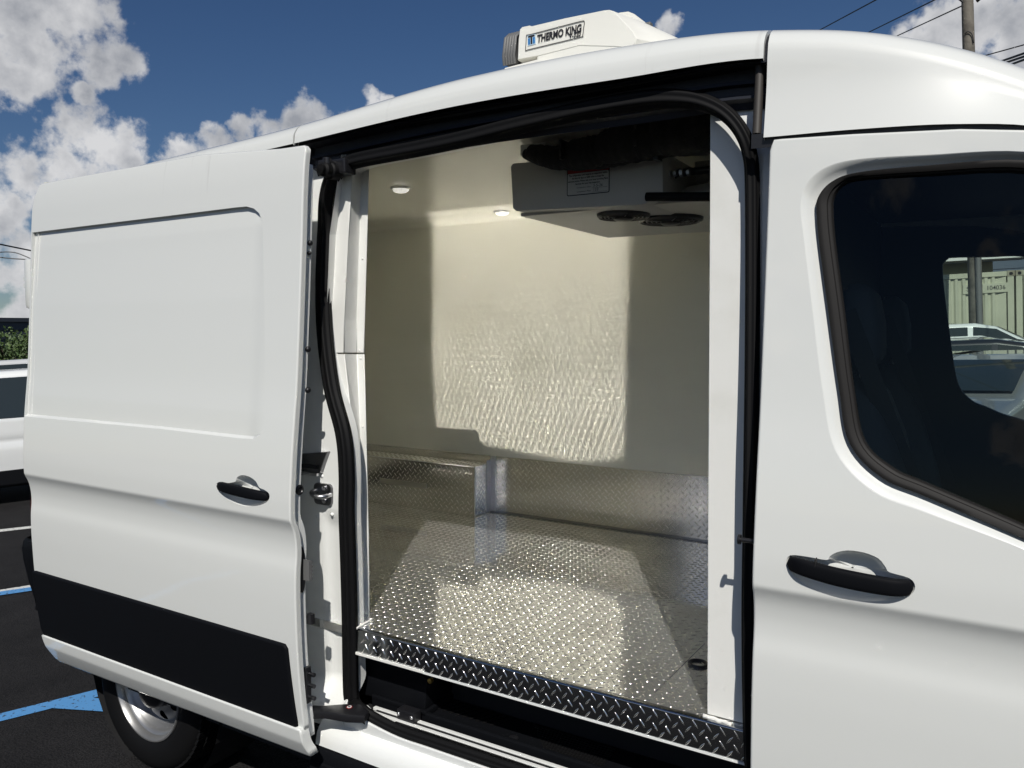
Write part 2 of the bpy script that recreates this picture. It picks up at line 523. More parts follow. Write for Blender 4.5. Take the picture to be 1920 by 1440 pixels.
def skin(name, outline, Yf, m, parent, holes=(), creases=(1.29,), dx=.05, dz=.012, hem=.006, depth=.02, hole_hem=True, step=.016, build=True, flip=1):
    """sheet y = Yf(x, z) with a rolled edge; flip = -1 faces +y"""
    outline = resample(outline, step); holes = [resample(h, step) for h in holes]
    loops = [outline] + holes
    xs = [p[0] for p in outline]; zs = [p[1] for p in outline]
    gx = np.arange(min(xs), max(xs), dx) + dx * .37; gz = np.arange(min(zs), max(zs), dz) + dz * .41
    G = np.array([(a, b) for a in gx for b in gz])
    k = inside(G, outline)
    for h in holes: k &= ~inside(G, h)
    G = G[k]
    if len(G):
        for l in loops: G = G[dist_to(G, l) > step * .45]
    CR, CE = [], []
    for zc in creases:
        if not min(zs) < zc < max(zs): continue
        if len(G): G = G[np.abs(G[:, 1] - zc) > .015]
        for dzr in (-.013, -.010, -.0075, -.005, -.0025, 0, .0025, .005, .0075, .010, .013):
            row = np.array([(a, zc + dzr) for a in np.arange(min(xs) - .003, max(xs), .006)])
            ok = inside(row, outline)
            for h in holes: ok &= ~inside(row, h)
            for l in loops: ok &= dist_to(row, l) > .004
            last = -9
            for q in range(len(row)):
                if ok[q]:
                    if last == q - 1: CE.append((len(CR) - 1, len(CR)))
                    CR.append(tuple(row[q])); last = q
    V = [Vector(p) for l in loops for p in l] + [Vector(p) for p in CR] + [Vector(p) for p in G]
    E = []; b = 0
    for l in loops:
        E += [(b + i, b + (i + 1) % len(l)) for i in range(len(l))]; b += len(l)
    E += [(b + i, b + j) for i, j in CE]
    r = delaunay_2d_cdt(V, E, [], 0, 1e-6)
    vv = np.array([(p.x, p.y) for p in r[0]]); ff = np.array([t for t in r[2]])
    cc = vv[ff].mean(1); k = inside(cc, outline)
    for h in holes: k &= ~inside(cc, h)
    ff = ff[k]
    e = 2e-4
    def pn(x, z):
        x, z = np.asarray(x, float), np.asarray(z, float)
        y = Yf(x, z); yx = (Yf(x + e, z) - Yf(x - e, z)) / (2 * e); yz = (Yf(x, z + e) - Yf(x, z - e)) / (2 * e)
        n = np.stack([yx, -np.ones_like(yx), yz], 1) * flip
        return y, n / np.linalg.norm(n, axis=1)[:, None]
    y, n = pn(vv[:, 0], vv[:, 1])
    mb = MB()
    # wind each triangle so that it faces -y (flip 1)
    fs = []
    for t in ff:
        a = vv[t]; cr = (a[1][0] - a[0][0]) * (a[2][1] - a[0][1]) - (a[1][1] - a[0][1]) * (a[2][0] - a[0][0])
        fs.append(tuple(t) if cr * flip > 0 else tuple(t[::-1]))
    mb.add([(p[0], yy, p[1]) for p, yy in zip(vv, y)], fs, n)
    if hem:
        for li, l in enumerate(loops):
            if li and not hole_hem: continue
            L = np.array(l); on = np.array(outn(l)) * (1 if li == 0 else -1)
            y, n = pn(L[:, 0], L[:, 1]); rings = []
            K = 4
            for q in range(K + 1):
                a = math.pi / 2 * q / K
                rings.append(([(L[i][0] + on[i][0] * hem * math.sin(a), y[i] + flip * hem * (1 - math.cos(a)), L[i][1] + on[i][1] * hem * math.sin(a)) for i in range(len(l))],
                              [tuple(np.array(n[i]) * math.cos(a) + np.array((on[i][0], 0, on[i][1])) * math.sin(a)) for i in range(len(l))]))
            rings.append(([(p[0], p[1] + flip * depth, p[2]) for p in rings[-1][0]], rings[-1][1]))
            N = len(l)
            vs = [p for g in rings for p in g[0]]; ns = [p for g in rings for p in g[1]]
            fs = [(g * N + i, g * N + (i + 1) % N, (g + 1) * N + (i + 1) % N, (g + 1) * N + i) for g in range(len(rings) - 1) for i in range(N)]
            if (area(l) > 0) == (li == 0) and flip > 0 or (area(l) < 0) == (li == 0) and flip < 0: fs = [f[::-1] for f in fs]
            mb.add(vs, fs, ns)
    return mb.build(name, m, parent) if build else mb


def catmull(pts, k=8, closed=True):
    P = [np.array(p, float) for p in pts]; n = len(P); out = []
    for i in range(n if closed else n - 1):
        a, b, c, d = (P[(i + j) % n] if closed else P[min(max(i + j, 0), n - 1)] for j in (-1, 0, 1, 2))
        for q in range(k):
            t = q / k
            out.append(tuple(.5 * (2 * b + (c - a) * t + (2 * a - 5 * b + 4 * c - d) * t * t + (3 * b - a - 3 * c + d) * t**3)))
    if not closed: out.append(tuple(P[-1]))
    return out


def roundrect(x0, x1, z0, z1, r, k=5):
    out = []
    for cx, cz, a0 in ((x1 - r, z1 - r, 0), (x0 + r, z1 - r, 90), (x0 + r, z0 + r, 180), (x1 - r, z0 + r, 270)):
        out += [(cx + r * math.cos(math.radians(a0 + 90 * q / k)), cz + r * math.sin(math.radians(a0 + 90 * q / k))) for q in range(k + 1)]
    return out


# ------------------------------------------------------------------ ground (level world)
def asphalt():
    m = mat('asphalt', (.030, .029, .029), .9, spec=.22)
    t = m.node_tree; p = t.nodes['Principled BSDF']; c = t.nodes.new('ShaderNodeTexCoord'); L = t.links.new
    vo = t.nodes.new('ShaderNodeTexVoronoi'); vo.inputs['Scale'].default_value = 110
    n = t.nodes.new('ShaderNodeTexNoise'); n.inputs['Scale'].default_value = 2.2; n.inputs['Detail'].default_value = 8; n.inputs['Roughness'].default_value = .7
    r = t.nodes.new('ShaderNodeMapRange'); r.inputs[1].default_value, r.inputs[2].default_value, r.inputs[3].default_value, r.inputs[4].default_value = .3, .7, .60, 1.35
    s = t.nodes.new('ShaderNodeMapRange'); s.inputs[1].default_value, s.inputs[2].default_value, s.inputs[3].default_value, s.inputs[4].default_value = 0, .8, 1.5, .55
    a = t.nodes.new('ShaderNodeMath'); a.operation = 'MULTIPLY'
    x = t.nodes.new('ShaderNodeVectorMath'); x.operation = 'SCALE'; x.inputs[0].default_value = (.0150, .0142, .0146)
    b = t.nodes.new('ShaderNodeBump'); b.inputs['Strength'].default_value = .9; b.inputs['Distance'].default_value = .006; b.invert = True
    L(c.outputs['Object'], vo.inputs['Vector']); L(c.outputs['Object'], n.inputs['Vector'])
    L(n.outputs['Fac'], r.inputs[0]); L(vo.outputs['Distance'], s.inputs[0]); L(r.outputs[0], a.inputs[0]); L(s.outputs[0], a.inputs[1])
    L(a.outputs[0], x.inputs['Scale']); L(x.outputs[0], p.inputs['Base Color']); L(vo.outputs['Distance'], b.inputs['Height']); L(b.outputs[0], p.inputs['Normal'])
    return m


ASPH = asphalt()
g = MB(); g.add([(-900, -900, 0), (900, -900, 0), (900, 900, 0), (-900, 900, 0)], [(0, 1, 2, 3)])
tag(g.build('asphalt_ground', ASPH), kind='structure')


def line_paint(name, col):
    m = mat(name, col, .75, bump=(120, .4, .003))
    t = m.node_tree; p = t.nodes['Principled BSDF']; c = t.nodes.new('ShaderNodeTexCoord')
    n = t.nodes.new('ShaderNodeTexNoise'); n.inputs['Scale'].default_value = 55; n.inputs['Detail'].default_value = 6
    r = t.nodes.new('ShaderNodeMapRange'); r.inputs[1].default_value, r.inputs[2].default_value = .60, .66
    x = t.nodes.new('ShaderNodeMix'); x.data_type = 'RGBA'; x.inputs[6].default_value, x.inputs[7].default_value = (*col, 1), (.035, .035, .035, 1)
    t.links.new(c.outputs['Object'], n.inputs['Vector']); t.links.new(n.outputs['Fac'], r.inputs[0]); t.links.new(r.outputs[0], x.inputs[0])
    t.links.new(x.outputs[2], p.inputs['Base Color'])
    return m


BLUEP, WHITEP = line_paint('blue_line_paint', (.085, .27, .55)), line_paint('white_line_paint', (.62, .62, .58))


def stripe(name, m, px, ext0=0, ext1=0, z=.004):
    """px: left-top, right-top, right-bottom, left-bottom; pushed on along its own run at either end"""
    a, b, c, d = [wZ(*p) for p in px]
    t = ((b - a) + (c - d)).normalized()
    a, d, b, c = a - t * ext0, d - t * ext0, b + t * ext1, c + t * ext1
    s = MB(); s.add([(p.x, p.y, z) for p in (a, b, c, d)], [(0, 3, 2, 1)])
    return tag(s.build(name, m), kind='structure')


stripe('blue_parking_line', BLUEP, [(0, 1340), (187, 1292), (187, 1307), (0, 1353)], 4, 2.2)
stripe('blue_parking_line', BLUEP, [(128, 1308), (190, 1314), (194, 1335), (94, 1330)], 0, 1.6, .008)
stripe('white_parking_line', WHITEP, [(0, 1107), (41, 1100), (41, 1105), (0, 1111)], 3, 3)
stripe('blue_parking_line', BLUEP, [(0, 1111), (41, 1105), (41, 1112), (0, 1118)], 3, 3, .008)
stripe('white_parking_line', WHITEP, [(0, 993), (40, 989), (40, 993), (0, 998)], 4, 4)


# ================================================================== THE VAN (built in its own frame, then carried by M)
van = empty('cargo_van')
van.matrix_world = M
tag(van, 'white refrigerated cargo van with its side door slid open on a tread plate cargo floor', 'van')

XF = -.468                                            # where the cargo side meets the cab
XR = -3.72                                            # rear end of the body
FLOOR, WALLY, CEIL = .86, 1.86, 2.546
SD = lambda z: B(z) - .125                            # the slid door stands proud of the side
sdp = lambda u, v: (lambda p: (p.x, p.z))(onS(u, v, SD))
bp = lambda u, v: (lambda p: (p.x, p.z))(onS(u, v, B))

# ---- roof: drip edge height and section along the van
dz_ = pchip([-3.80, -3.2, -2.06, -1.34, -.856, -.47, -.28, -.06, .054, .3, .55, .8, 1.0],
            [2.44, 2.50, 2.545, 2.572, 2.567, 2.556, 2.522, 2.445, 2.390, 2.25, 2.06, 1.83, 1.62])
kz_ = pchip([-3.8, -2.06, -1.34, -.8, -.47, .05, 1.0], [.75, .80, 1.0, 1.03, .85, .8, .6])
ys_ = pchip([-3.8, -.4, -.1, .1, .4, .7, 1.0], [0, 0, .010, .030, .09, .19, .32])
SEC = [(.100, .000), (.1025, .022), (.105, .042), (.1085, .050), (.118, .068), (.130, .082), (.148, .095), (.172, .104), (.21, .114), (.30, .130), (.48, .146), (.75, .158), (1.03, .162)]


def roof_loop(x, z0=None):
    d, k, s = float(dz_(x)), float(kz_(x)), float(ys_(x)); o = []
    if z0 is not None:
        for q in range(9):
            t = q / 9; z = z0 + (d - z0) * t
            o.append((x, float(B(min(z, 2.5))) * (1 - t) + (.100 + s) * t + s * 0, z))
    o += [(x, y + s, d + h * k) for y, h in SEC]
    o += [(x, 2.06 - y + 0 * s, z) for (_, y, z) in o[-2::-1]]
    return o


def roof_sweep(name, x0, x1, n, m, bottom=None):
    xs = np.linspace(x0, x1, n); mb = MB()
    loops = [roof_loop(x, float(bottom(x)) if bottom else None) for x in xs]
    e0 = [(p[0], p[1] + (.02 if p[1] < 1.03 else -.02), p[2] - .012) for p in loops[0]]
    e1 = [(p[0], p[1] + (.02 if p[1] < 1.03 else -.02), p[2] - .012) for p in loops[-1]]
    mb.loft([e0] + loops + [e1], closed=False)
    return mb.build(name, m, van, smooth=True, angle=32)


roof_sweep('roof', -2.058, XF - .010, 60, ROOFP)
roof_sweep('rear_roof', XR - .02, -2.066, 40, ROOFP)
seam = pchip([-.52, -.466, -.266, -.057, .057, .3, .55, .8, 1.0], [2.366, 2.3635, 2.356, 2.340, 2.322, 2.222, 2.035, 1.805, 1.595])
roof_sweep('front_roof', XF, 1.0, 50, PAINT, bottom=seam)
g = MB()                                              # the dark joint under the front roof panel and between roof panels
for a, b in zip(np.linspace(-.50, .9, 30)[:-1], np.linspace(-.50, .9, 30)[1:]):
    za, zb = float(seam(a)), float(seam(b)); ya, yb = float(B(za)) + .012, float(B(zb)) + .012
    g.add([(a, ya, za + .012), (b, yb, zb + .012), (b, yb, zb - .022), (a, ya, za - .022)], [(0, 1, 2, 3)])
g.build('roof_joint', BLACKS, van)
for xj in (-2.062, XF - .005):
    lo = [(x, y + (.007 if y < 1.03 else -.007), z - .007) for x, y, z in roof_loop(xj)]
    g = MB(); g.loft([[(p[0] - .012, p[1], p[2]) for p in lo], [(p[0] + .012, p[1], p[2]) for p in lo]], closed=False)
    g.build('roof_joint', BLACKS, van)
# weather strip at the rear edge of the front roof
a, b = onS(1425, 122, lambda z: .135), onS(1419, 252, lambda z: .105)
g = MB(); g.tube([a, a.lerp(b, .5), b], .011, seg=8); g.build('weather_strip', BROWNK, van, smooth=True, angle=50)

# ---- frame round the opening
def sstep(x, a, b): t = np.clip((np.asarray(x, float) - a) / (b - a), 0, 1); return t * t * (3 - 2 * t)


sealS = lambda z: BS(z) + .085 - .032 * float(sstep(z, 2.25, 2.42))
seal_px = [(660, 1312), (657, 1240), (656, 1163), (653, 1050), (650, 957), (650.5, 900), (649, 858), (647, 834), (643, 808), (637, 784), (630, 760), (623, 732), (616.5, 692), (611, 645), (607.5, 600),
           (606.5, 544), (608.5, 470), (611, 420), (613, 377), (621, 341), (638, 315), (662, 303), (700, 294), (790, 277), (875, 259), (955, 239), (1036, 220), (1100, 206), (1161, 195),
           (1210, 188), (1255, 185), (1300, 188), (1332, 197), (1358, 211), (1380, 232), (1397, 260), (1406, 290), (1410, 325), (1411, 420), (1411, 560), (1410, 700), (1408, 850), (1406, 1000), (1404, 1150), (1405, 1290), (1407, 1390)]
seal_pts = [onS(u, v, sealS) for u, v in seal_px]
zb_ = .585
e = seal_pts[-1]
seal_pts += [Vector((e.x + .004, float(sealS(.70)), .70)), Vector((e.x - .005, .115, .61)), Vector((e.x - .05, .103, .555))]
seal_pts += [Vector((x, .103, .548)) for x in np.linspace(e.x - .18, -1.62, 9)] + [Vector((-1.74, .101, .565)), Vector((-1.80, .098, .585))]
sp = catmull([(p.x, p.y, p.z) for p in seal_pts], 4, True)
secS = [((1 + .13 * math.cos(6 * a)) * math.cos(a), (1 + .13 * math.cos(6 * a)) * math.sin(a)) for a in np.linspace(0, 2 * math.pi, 37)[:-1]]
g = MB(); g.tube(sp, [.0255 - .009 * float(sstep(p[0], -.80, -.52)) for p in sp], closed=True, sec=secS)
g.build('door_seal', RUBBER, van, smooth=True, angle=50)
hole = [(p[0], p[2]) for p in sp]


def sstep(x, a, b): t = np.clip((np.asarray(x, float) - a) / (b - a), 0, 1); return t * t * (3 - 2 * t)


def frameY(x, z):
    x, z = np.asarray(x, float), np.asarray(z, float)
    a = .098 + .0 * x
    a = a + .016 * sstep(z, 1.28, 1.20) * sstep(x, -1.99, -1.95) * sstep(x, -1.855, -1.885)     # pressed pocket below the striker
    a = a - .075 * sstep(z, .66, .56)
    return BS(z) + a


fr_out = [(-2.16, .50), (-2.16, 2.54), (-.425, 2.54), (-.425, .50)]
skin('opening_frame', fr_out, frameY, JAMB, van, holes=[hole], dx=.02, dz=.02, hem=.004, depth=.05)

# ---- track channel over the door
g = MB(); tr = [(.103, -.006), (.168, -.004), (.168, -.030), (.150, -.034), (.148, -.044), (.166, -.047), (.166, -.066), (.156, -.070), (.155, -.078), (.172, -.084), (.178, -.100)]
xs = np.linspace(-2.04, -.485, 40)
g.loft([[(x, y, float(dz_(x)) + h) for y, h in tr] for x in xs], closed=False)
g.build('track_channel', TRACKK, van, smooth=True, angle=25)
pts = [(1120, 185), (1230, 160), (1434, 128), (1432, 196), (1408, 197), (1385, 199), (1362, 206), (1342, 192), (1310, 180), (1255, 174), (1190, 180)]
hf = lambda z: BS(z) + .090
skin('track_dark_sheet', [(p.x, p.z) for p in (onS(u, v, hf) for u, v in pts)], lambda x, z: BS(z) + .090, TRACKK, van, hem=.003, depth=.01, dx=.03, dz=.02)  # added sheet: the shade in this corner is put into its dark colour
skin('track_dark_sheet', [(p.x, p.z) for p in (onS(u, v, hf) for u, v in [(552, 262), (760, 222), (758, 262), (690, 276), (655, 285), (632, 300), (604, 299), (590, 306), (578, 322), (552, 330)])], lambda x, z: BS(z) + .090, TRACKK, van, hem=.003, depth=.01, dx=.03, dz=.02)  # dark sheet over the frame at the rear end of the track

# ---- cargo box
skinx = dict(hem=0)
g = MB(); g.box(XR + .05, -.46, .125, WALLY + .05, FLOOR - .03, FLOOR); floor = g.build('cargo_floor', FLOORM, van)


def bars(name, parent, o, du, dv, nu, nv, clip=None, L=.025, W=.0050, H=.0016, p=.0375, q=.0375, m=ALUB, rot=44):
    """raised lens-shaped bars of tread plate on the plane o + a du + b dv, two ways in turn"""
    o, du, dv = Vector(o), Vector(du), Vector(dv); nn = du.cross(dv); mb = MB()
    st = [(-1, 0), (-.82, .42), (-.45, .84), (0, 1), (.45, .84), (.82, .42), (1, 0)]
    for j in range(-1, int(nv / q * 2) + 1):
        for i in range(-1, int(nu / p) + 1):
            a, b = (i + .5 * (j % 2)) * p, j * q * .5
            a += .25 * p
            if not (.010 < a < nu - .010 and .009 < b < nv - .009): continue
            P = o + du * a + dv * b
            if clip and not clip(P): continue
            ang = math.radians(rot if j % 2 else -rot); t = du * math.cos(ang) + dv * math.sin(ang); s = nn.cross(t)
            V, FF = [], []
            for k, (l, w) in enumerate(st):
                c = P + t * (l * L / 2)
                if w == 0: V.append(c)
                else: V += [c + s * (w * W * e_) + nn * (H * w ** .7 * h_) for e_, h_ in ((-.5, 0), (-.36, .62), (-.14, 1), (.14, 1), (.36, .62), (.5, 0))]
            for k in range(5): FF.append((0, 1 + k, 2 + k))
            for r in range(4):
                for k in range(5):
                    b0 = 1 + r * 6 + k; FF.append((b0, b0 + 6, b0 + 7, b0 + 1))
            for k in range(5): FF.append((31, 26 + k, 25 + k))
            mb.add(V, FF)
    me = mb.build(name, m, parent, smooth=True, fix=False)
    if parent is not None: me.data.update()
    bm = bmesh.new(); bm.from_mesh(me.data); bmesh.ops.recalc_face_normals(bm, faces=bm.faces)
    bm.to_mesh(me.data); bm.free()
    me['kind'] = 'stuff'
    return me


bars('tread_bars', floor, (-3.2, .135, FLOOR), (1, 0, 0), (0, 1, 0), 2.72, WALLY - .14)
# sill plate: the tread sheet turned down over the edge of the floor
SY = .120
z0s = FLOOR - .083
g = MB(); x0s, x1s = -1.835, -.478
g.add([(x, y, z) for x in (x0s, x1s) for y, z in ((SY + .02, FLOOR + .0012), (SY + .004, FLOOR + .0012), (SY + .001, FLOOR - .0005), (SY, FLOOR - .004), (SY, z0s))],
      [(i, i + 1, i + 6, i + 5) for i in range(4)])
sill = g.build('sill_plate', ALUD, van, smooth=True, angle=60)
bars('tread_bars', sill, (x0s, SY, z0s - .008), (1, 0, 0), (0, 0, 1), x1s - x0s, .098, m=ALUB, rot=52, L=.028, W=.0058, H=.0018)
g = MB(); g.box(x0s, x1s - .01, SY - .0035, SY + .01, z0s - .0065, z0s - .0010); g.build('sill_lip', JAMB, van)
g = MB(); g.box(x0s, -1.54, SY - .006, SY - .001, z0s - .004, z0s + .004); g.build('sealant_bead', GLUE, van)

# far wall, kick plate, wheel box
wz = float(onY(1100, 872, WALLY - .012).z)
g = MB(); g.box(XR + .05, -.46, WALLY - .012, WALLY + .04, wz, CEIL + .02); g.build('cargo_wall', LINER, van)
g = MB(); g.box(XR + .05, -.46, WALLY, WALLY + .03, FLOOR, wz + .02); kick = g.build('kick_plate', ALUK, van)
c0 = onZ(890, 970, FLOOR)
bx1, by0 = c0.x, c0.y
bars('tread_bars', kick, (bx1, WALLY, FLOOR + .01), (1, 0, 0), (0, 0, 1), -.50 - bx1, wz - FLOOR - .01, m=ALUKB, rot=47, W=.0064, H=.0024, L=.028)
bz = float(onY(890, 876, by0).z)
g = MB(); g.box(XR + .05, bx1, by0, WALLY - .001, FLOOR, bz); wb = g.build('wheel_box', ALUK, van, bevel=.002)
bars('tread_bars', wb, (bx1 - .95, by0, FLOOR), (1, 0, 0), (0, 0, 1), .95, bz - FLOOR, m=ALUKB, rot=47, W=.0064, H=.0024, L=.028)
bars('tread_bars', wb, (bx1, by0, FLOOR), (0, 1, 0), (0, 0, 1), WALLY - by0, bz - FLOOR, m=ALUKB, rot=47, W=.0064, H=.0024, L=.028)
bars('tread_bars', wb, (bx1 - .95, by0, bz), (1, 0, 0), (0, 1, 0), .95, WALLY - by0 - .012, m=ALUKB, rot=47, W=.0064, H=.0024, L=.028)
g = MB(); g.box(bx1 + .001, bx1 + .034, WALLY - .004, WALLY + .001, FLOOR, wz); g.box(bx1 + .001, bx1 + .004, WALLY - .045, WALLY - .003, FLOOR, bz + .02)
g.build('corner_angle', STEEL, van)
g = MB(); g.tube([(bx1 + .001, by0 - .001, FLOOR), (bx1 + .001, by0 - .001, bz)], .0028, seg=6); g.tube([(bx1 - .95, by0 - .001, bz), (bx1, by0 - .001, bz)], .0022, seg=6); g.tube([(bx1 + .001, by0, FLOOR + .002), (bx1 + .001, WALLY - .004, FLOOR + .002)], .006, seg=6)
g.build('edge_trim', STEEL, wb, smooth=True)
a, b = onY(712, 908, by0 - .003), onY(799, 911, by0 - .003)
g = MB(); g.box(a.x, b.x, by0 - .0025, by0 - .0002, b.z - .018, b.z + .012); g.build('joint_plate', mat('brushed_plate', (.55, .54, .52), .45, 1.0), van)
g = MB(); g.box(bx1, -.46, WALLY - .020, WALLY - .0005, FLOOR, FLOOR + .006); g.build('floor_trim', CHROMED, van)

# ceiling, near wall, bulkhead and rear wall close the box
g = MB()
nz = 10
prof = [(.20, CEIL - .01), (.5, CEIL), (WALLY - .16, CEIL)] + [(WALLY - .16 + .15 * math.sin(math.pi / 2 * q / 8), CEIL - .045 * (1 - math.cos(math.pi / 2 * q / 8))) for q in range(1, 9)]
g.loft([[(x, y, z) for y, z in prof] for x in (XR + .05, -.46)], closed=False)
g.build('cargo_ceiling', LINER, van, smooth=True, angle=40)
g = MB(); g.box(XR + .02, -.43, .13, WALLY + .10, CEIL + .012, CEIL + .022); g.build('ceiling_board', VOID, van)
g = MB(); g.box(-.46, -.43, .17, WALLY + .10, .50, CEIL + .03); g.build('bulkhead', LINER, van)
g = MB(); g.box(XR + .02, XR + .05, .12, WALLY + .10, .50, CEIL + .03); g.build('rear_wall', LINER, van)
g = MB(); g.box(XR + .05, -1.965, .215, .262, .50, CEIL + .01); g.build('near_wall', LINER, van)
g = MB(); g.box(-1.95, -.46, .205, .24, 2.50, CEIL + .01); g.build('header_board', LINER, van)
# white folded trim on the rear pillar, in two lengths that meet in a joint
rows = {290: (640, 648, 662, 678, 692), 440: (618, 630, 653, 674, 688), 600: (612, 622, 645, 669, 683.5), 661: (612, 624, 645, 669, 682.5),
        664: (613, 625, 645.5, 669.5, 682.5), 800: (640, 655, 661, 675, 686), 1000: (652, 664, 669, 681, 690.5), 1168: (658, 669, 672, 683, 692.7)}
ycol = (.13, .165, .175, .245, .250)
def trim_rows(vs):
    return [[tuple(onY(u, v, y)) for u, y in zip(rows[v], ycol)] for v in vs]
for vs in ((290, 440, 600, 661), (664, 800, 1000, 1168)):
    g = MB(); g.loft(trim_rows(vs), closed=False); o = g.build('pillar_trim', TRIM, van)
    o.data.polygons.foreach_set('use_smooth', [False] * len(o.data.polygons))
    bead = MB(); bead.tube([r[3] for r in trim_rows(vs)], .0022, seg=6); bead.build('trim_fold', TRIM, o, smooth=True)
    bead = MB(); bead.tube([r[2] for r in trim_rows(vs)], .0020, seg=6); bead.build('trim_fold', TRIM, o, smooth=True)
    bead = MB(); bead.tube([r[4] for r in trim_rows(vs)], .0016, seg=6); bead.build('trim_edge', TRIM, o, smooth=True)
    for (u, v) in ((679.5, 485), (674, 657), (676, 672), (680, 800), (683, 945), (686, 1047)):
        if (v < 662) == (vs[0] < 662):
            p = onY(u, v, .246); r = MB(); r.lathe([(.0034, .003), (.003, -.0015), (.0016, -.0028), (.0001, -.003)], p, 'y', 10); r.build('rivet', TRIM, o, smooth=True)
tp = lambda z: .155 + .022 * (np.asarray(z, float) - .86)
tpp = lambda u, v: (lambda p: (p.x, p.z))(onS(u, v, tp))
z_fl = FLOOR + .004
out = [tpp(1333, 150), tpp(1332, 400), tpp(1329, 900)] + [(tpp(1327, 1340)[0], z_fl), (-.452, z_fl), (-.452, 2.3), (-.452, 2.53)]
skin('pillar_trim', out, lambda x, z: tp(z) + 0 * x, TRIM, van, hem=.0015, depth=.03, dx=.03, dz=.02)
p = onS(1392, 1012, lambda z: .030)
g = MB(); g.tube([p + Vector((.03, .0, 0)), p + Vector((-.004, 0, 0))], .006, seg=12); g.tube([p + Vector((-.004, 0, 0)), p + Vector((-.010, 0, 0))], .0125, seg=14)
g.build('rubber_buffer', BLACKS, van, smooth=True, angle=40)
# smear of sealant at the foot of each trim
rg = random.Random(3)
for (u0, v0, u1, v1, n, w) in ((668, 1178, 700, 1160, 7, .004), (1318, 1342, 1372, 1358, 9, .005)):
    a, b = onZ(u0, v0, FLOOR + .003), onZ(u1, v1, FLOOR + .003); g = MB()
    g.tube([a.lerp(b, i / n) + Vector((0, rg.uniform(-.004, .004), 0)) for i in range(n + 1)], [w * rg.uniform(.6, 1.4) for _ in range(n + 1)], seg=6)
    g.build('sealant_bead', GLUE, van, smooth=True)
# drain ring and cut in the floor near the front pillar
p = onZ(1309, 1246, FLOOR)
g = MB(); g.lathe([(.030, .0), (.032, .006), (.026, .008), (.020, .002), (.019, .0005)], p, 'z', 28); fr_ = g.build('floor_drain', BLACKS, van, smooth=True)
a, b = onZ(1228, 1298, FLOOR + .0004), onZ(1322, 1206, FLOOR + .0004)
g = MB(); g.tube([a, b], .0011, seg=5); g.build('floor_joint', CHROMED, van)

# ceiling lights
for (u, v) in ((751, 352), (941, 396)):
    p = onZ(u, v, CEIL)
    g = MB(); g.lathe([(.046, .0), (.047, -.004), (.042, -.008), (.038, -.008)], p, 'z', 26); cl = g.build('ceiling_light', STEEL, van, smooth=True)
    g = MB(); g.lathe([(.038, -.006), (.036, -.014), (.028, -.020), (.016, -.0235), (.001, -.025)], p, 'z', 9); g.build('lens', LENS, cl)

# ---- evaporator under the ceiling
EY0, EY1, EX0, EZ0 = .55, 1.37, -1.458, 2.330
ex1 = float(onY(1240, 372, EY0).x)
pts = [onY(u, v, EY0) for u, v in ((957, 312), (961, 306), (1243, 282), (1243, 366), (1206, 384), (968, 396), (961, 391))]
g = MB(); poly = [(p.x, p.z) for p in pts]
g.prism(poly, EY0, EY1, 'y'); ev = g.build('evaporator_unit', EVAPW, van, bevel=.006, smooth=True, angle=40)
g = MB(); g.box(EX0 + .004, -.47, EY0 + .05, EY1, EZ0 - .016, EZ0 - .003); g.build('lower_tray', EVAPW, ev, bevel=.004)
g = MB(); g.add([(ex1, EY0 + .33, 2.50), (-.47, EY0 + .33, 2.50), (-.47, EY0 + .36, EZ0), (ex1, EY0 + .36, EZ0)], [(0, 1, 2, 3)]); g.build('back_board', EVAPW, ev)
g = MB(); g.add([(ex1 + .02, EY0 + .05, EZ0 + .001), (-.47, EY0 + .03, EZ0 + .001), (-.47, EY0 + .2, EZ0 + .10), (ex1 + .02, EY0 + .2, EZ0 + .06)], [(0, 1, 2, 3)]); g.build('drip_board', EVAPW, ev)
g = MB(); q = onY(1270, 325, EY0 + .10)
g.tube([q + Vector((-.06, .1, -.01)), q, q + Vector((.30, .02, .008))], .012, seg=10); g.build('copper_line', BLACKS, ev, smooth=True)
g = MB()
for i, (u, v) in enumerate(((1253, 328), (1263, 326), (1275, 325), (1288, 324))):
    c = onY(u, v, EY0 + .07); g.tube([c, c + Vector((.010, 0, .001))], (.013, .010, .014, .011)[i], seg=6)
g.build('hose_fitting', STEEL, ev, smooth=True, angle=30)
a, b = onY(1212, 369, EY0 - .02), onY(1340, 369, EY0 - .02)
g = MB(); g.tube([a, a.lerp(b, .5), b], .0145, seg=12); g.build('drain_hose', RUBBER, ev, smooth=True, angle=60)
for (u, v, r) in ((1158, 397, .095), (1257, 409, .120)):
    c = onZ(u, v, EZ0 - .016); c.y = max(c.y, EY0 + .18)
    g = MB(); g.lathe([(r, 0), (r * .99, -.012), (r * .92, -.018), (r * .86, -.006), (.001, -.005)], (c.x, c.y, EZ0 - .014), 'z', 30); fan = g.build('fan', BLACKS, ev, smooth=True, angle=40)
    g = MB()
    for k in range(1, 7):
        rr = r * k / 7
        g.tube([(c.x + rr * math.cos(t), c.y + rr * math.sin(t), EZ0 - .030 + .002 * (k / 7)) for t in np.linspace(0, 2 * math.pi, 25)[:-1]], .0022, seg=5, closed=True)
    for k in range(6):
        t = k * math.pi / 3; g.tube([(c.x, c.y, EZ0 - .031), (c.x + r * math.cos(t), c.y + r * math.sin(t), EZ0 - .026)], .003, seg=5)
    g.lathe([(.035, -.024), (.035, -.036), (.028, -.041), (.001, -.042)], (c.x, c.y, EZ0), 'z', 20)
    g.build('fan_guard', BLACKS, ev, smooth=True, angle=50)
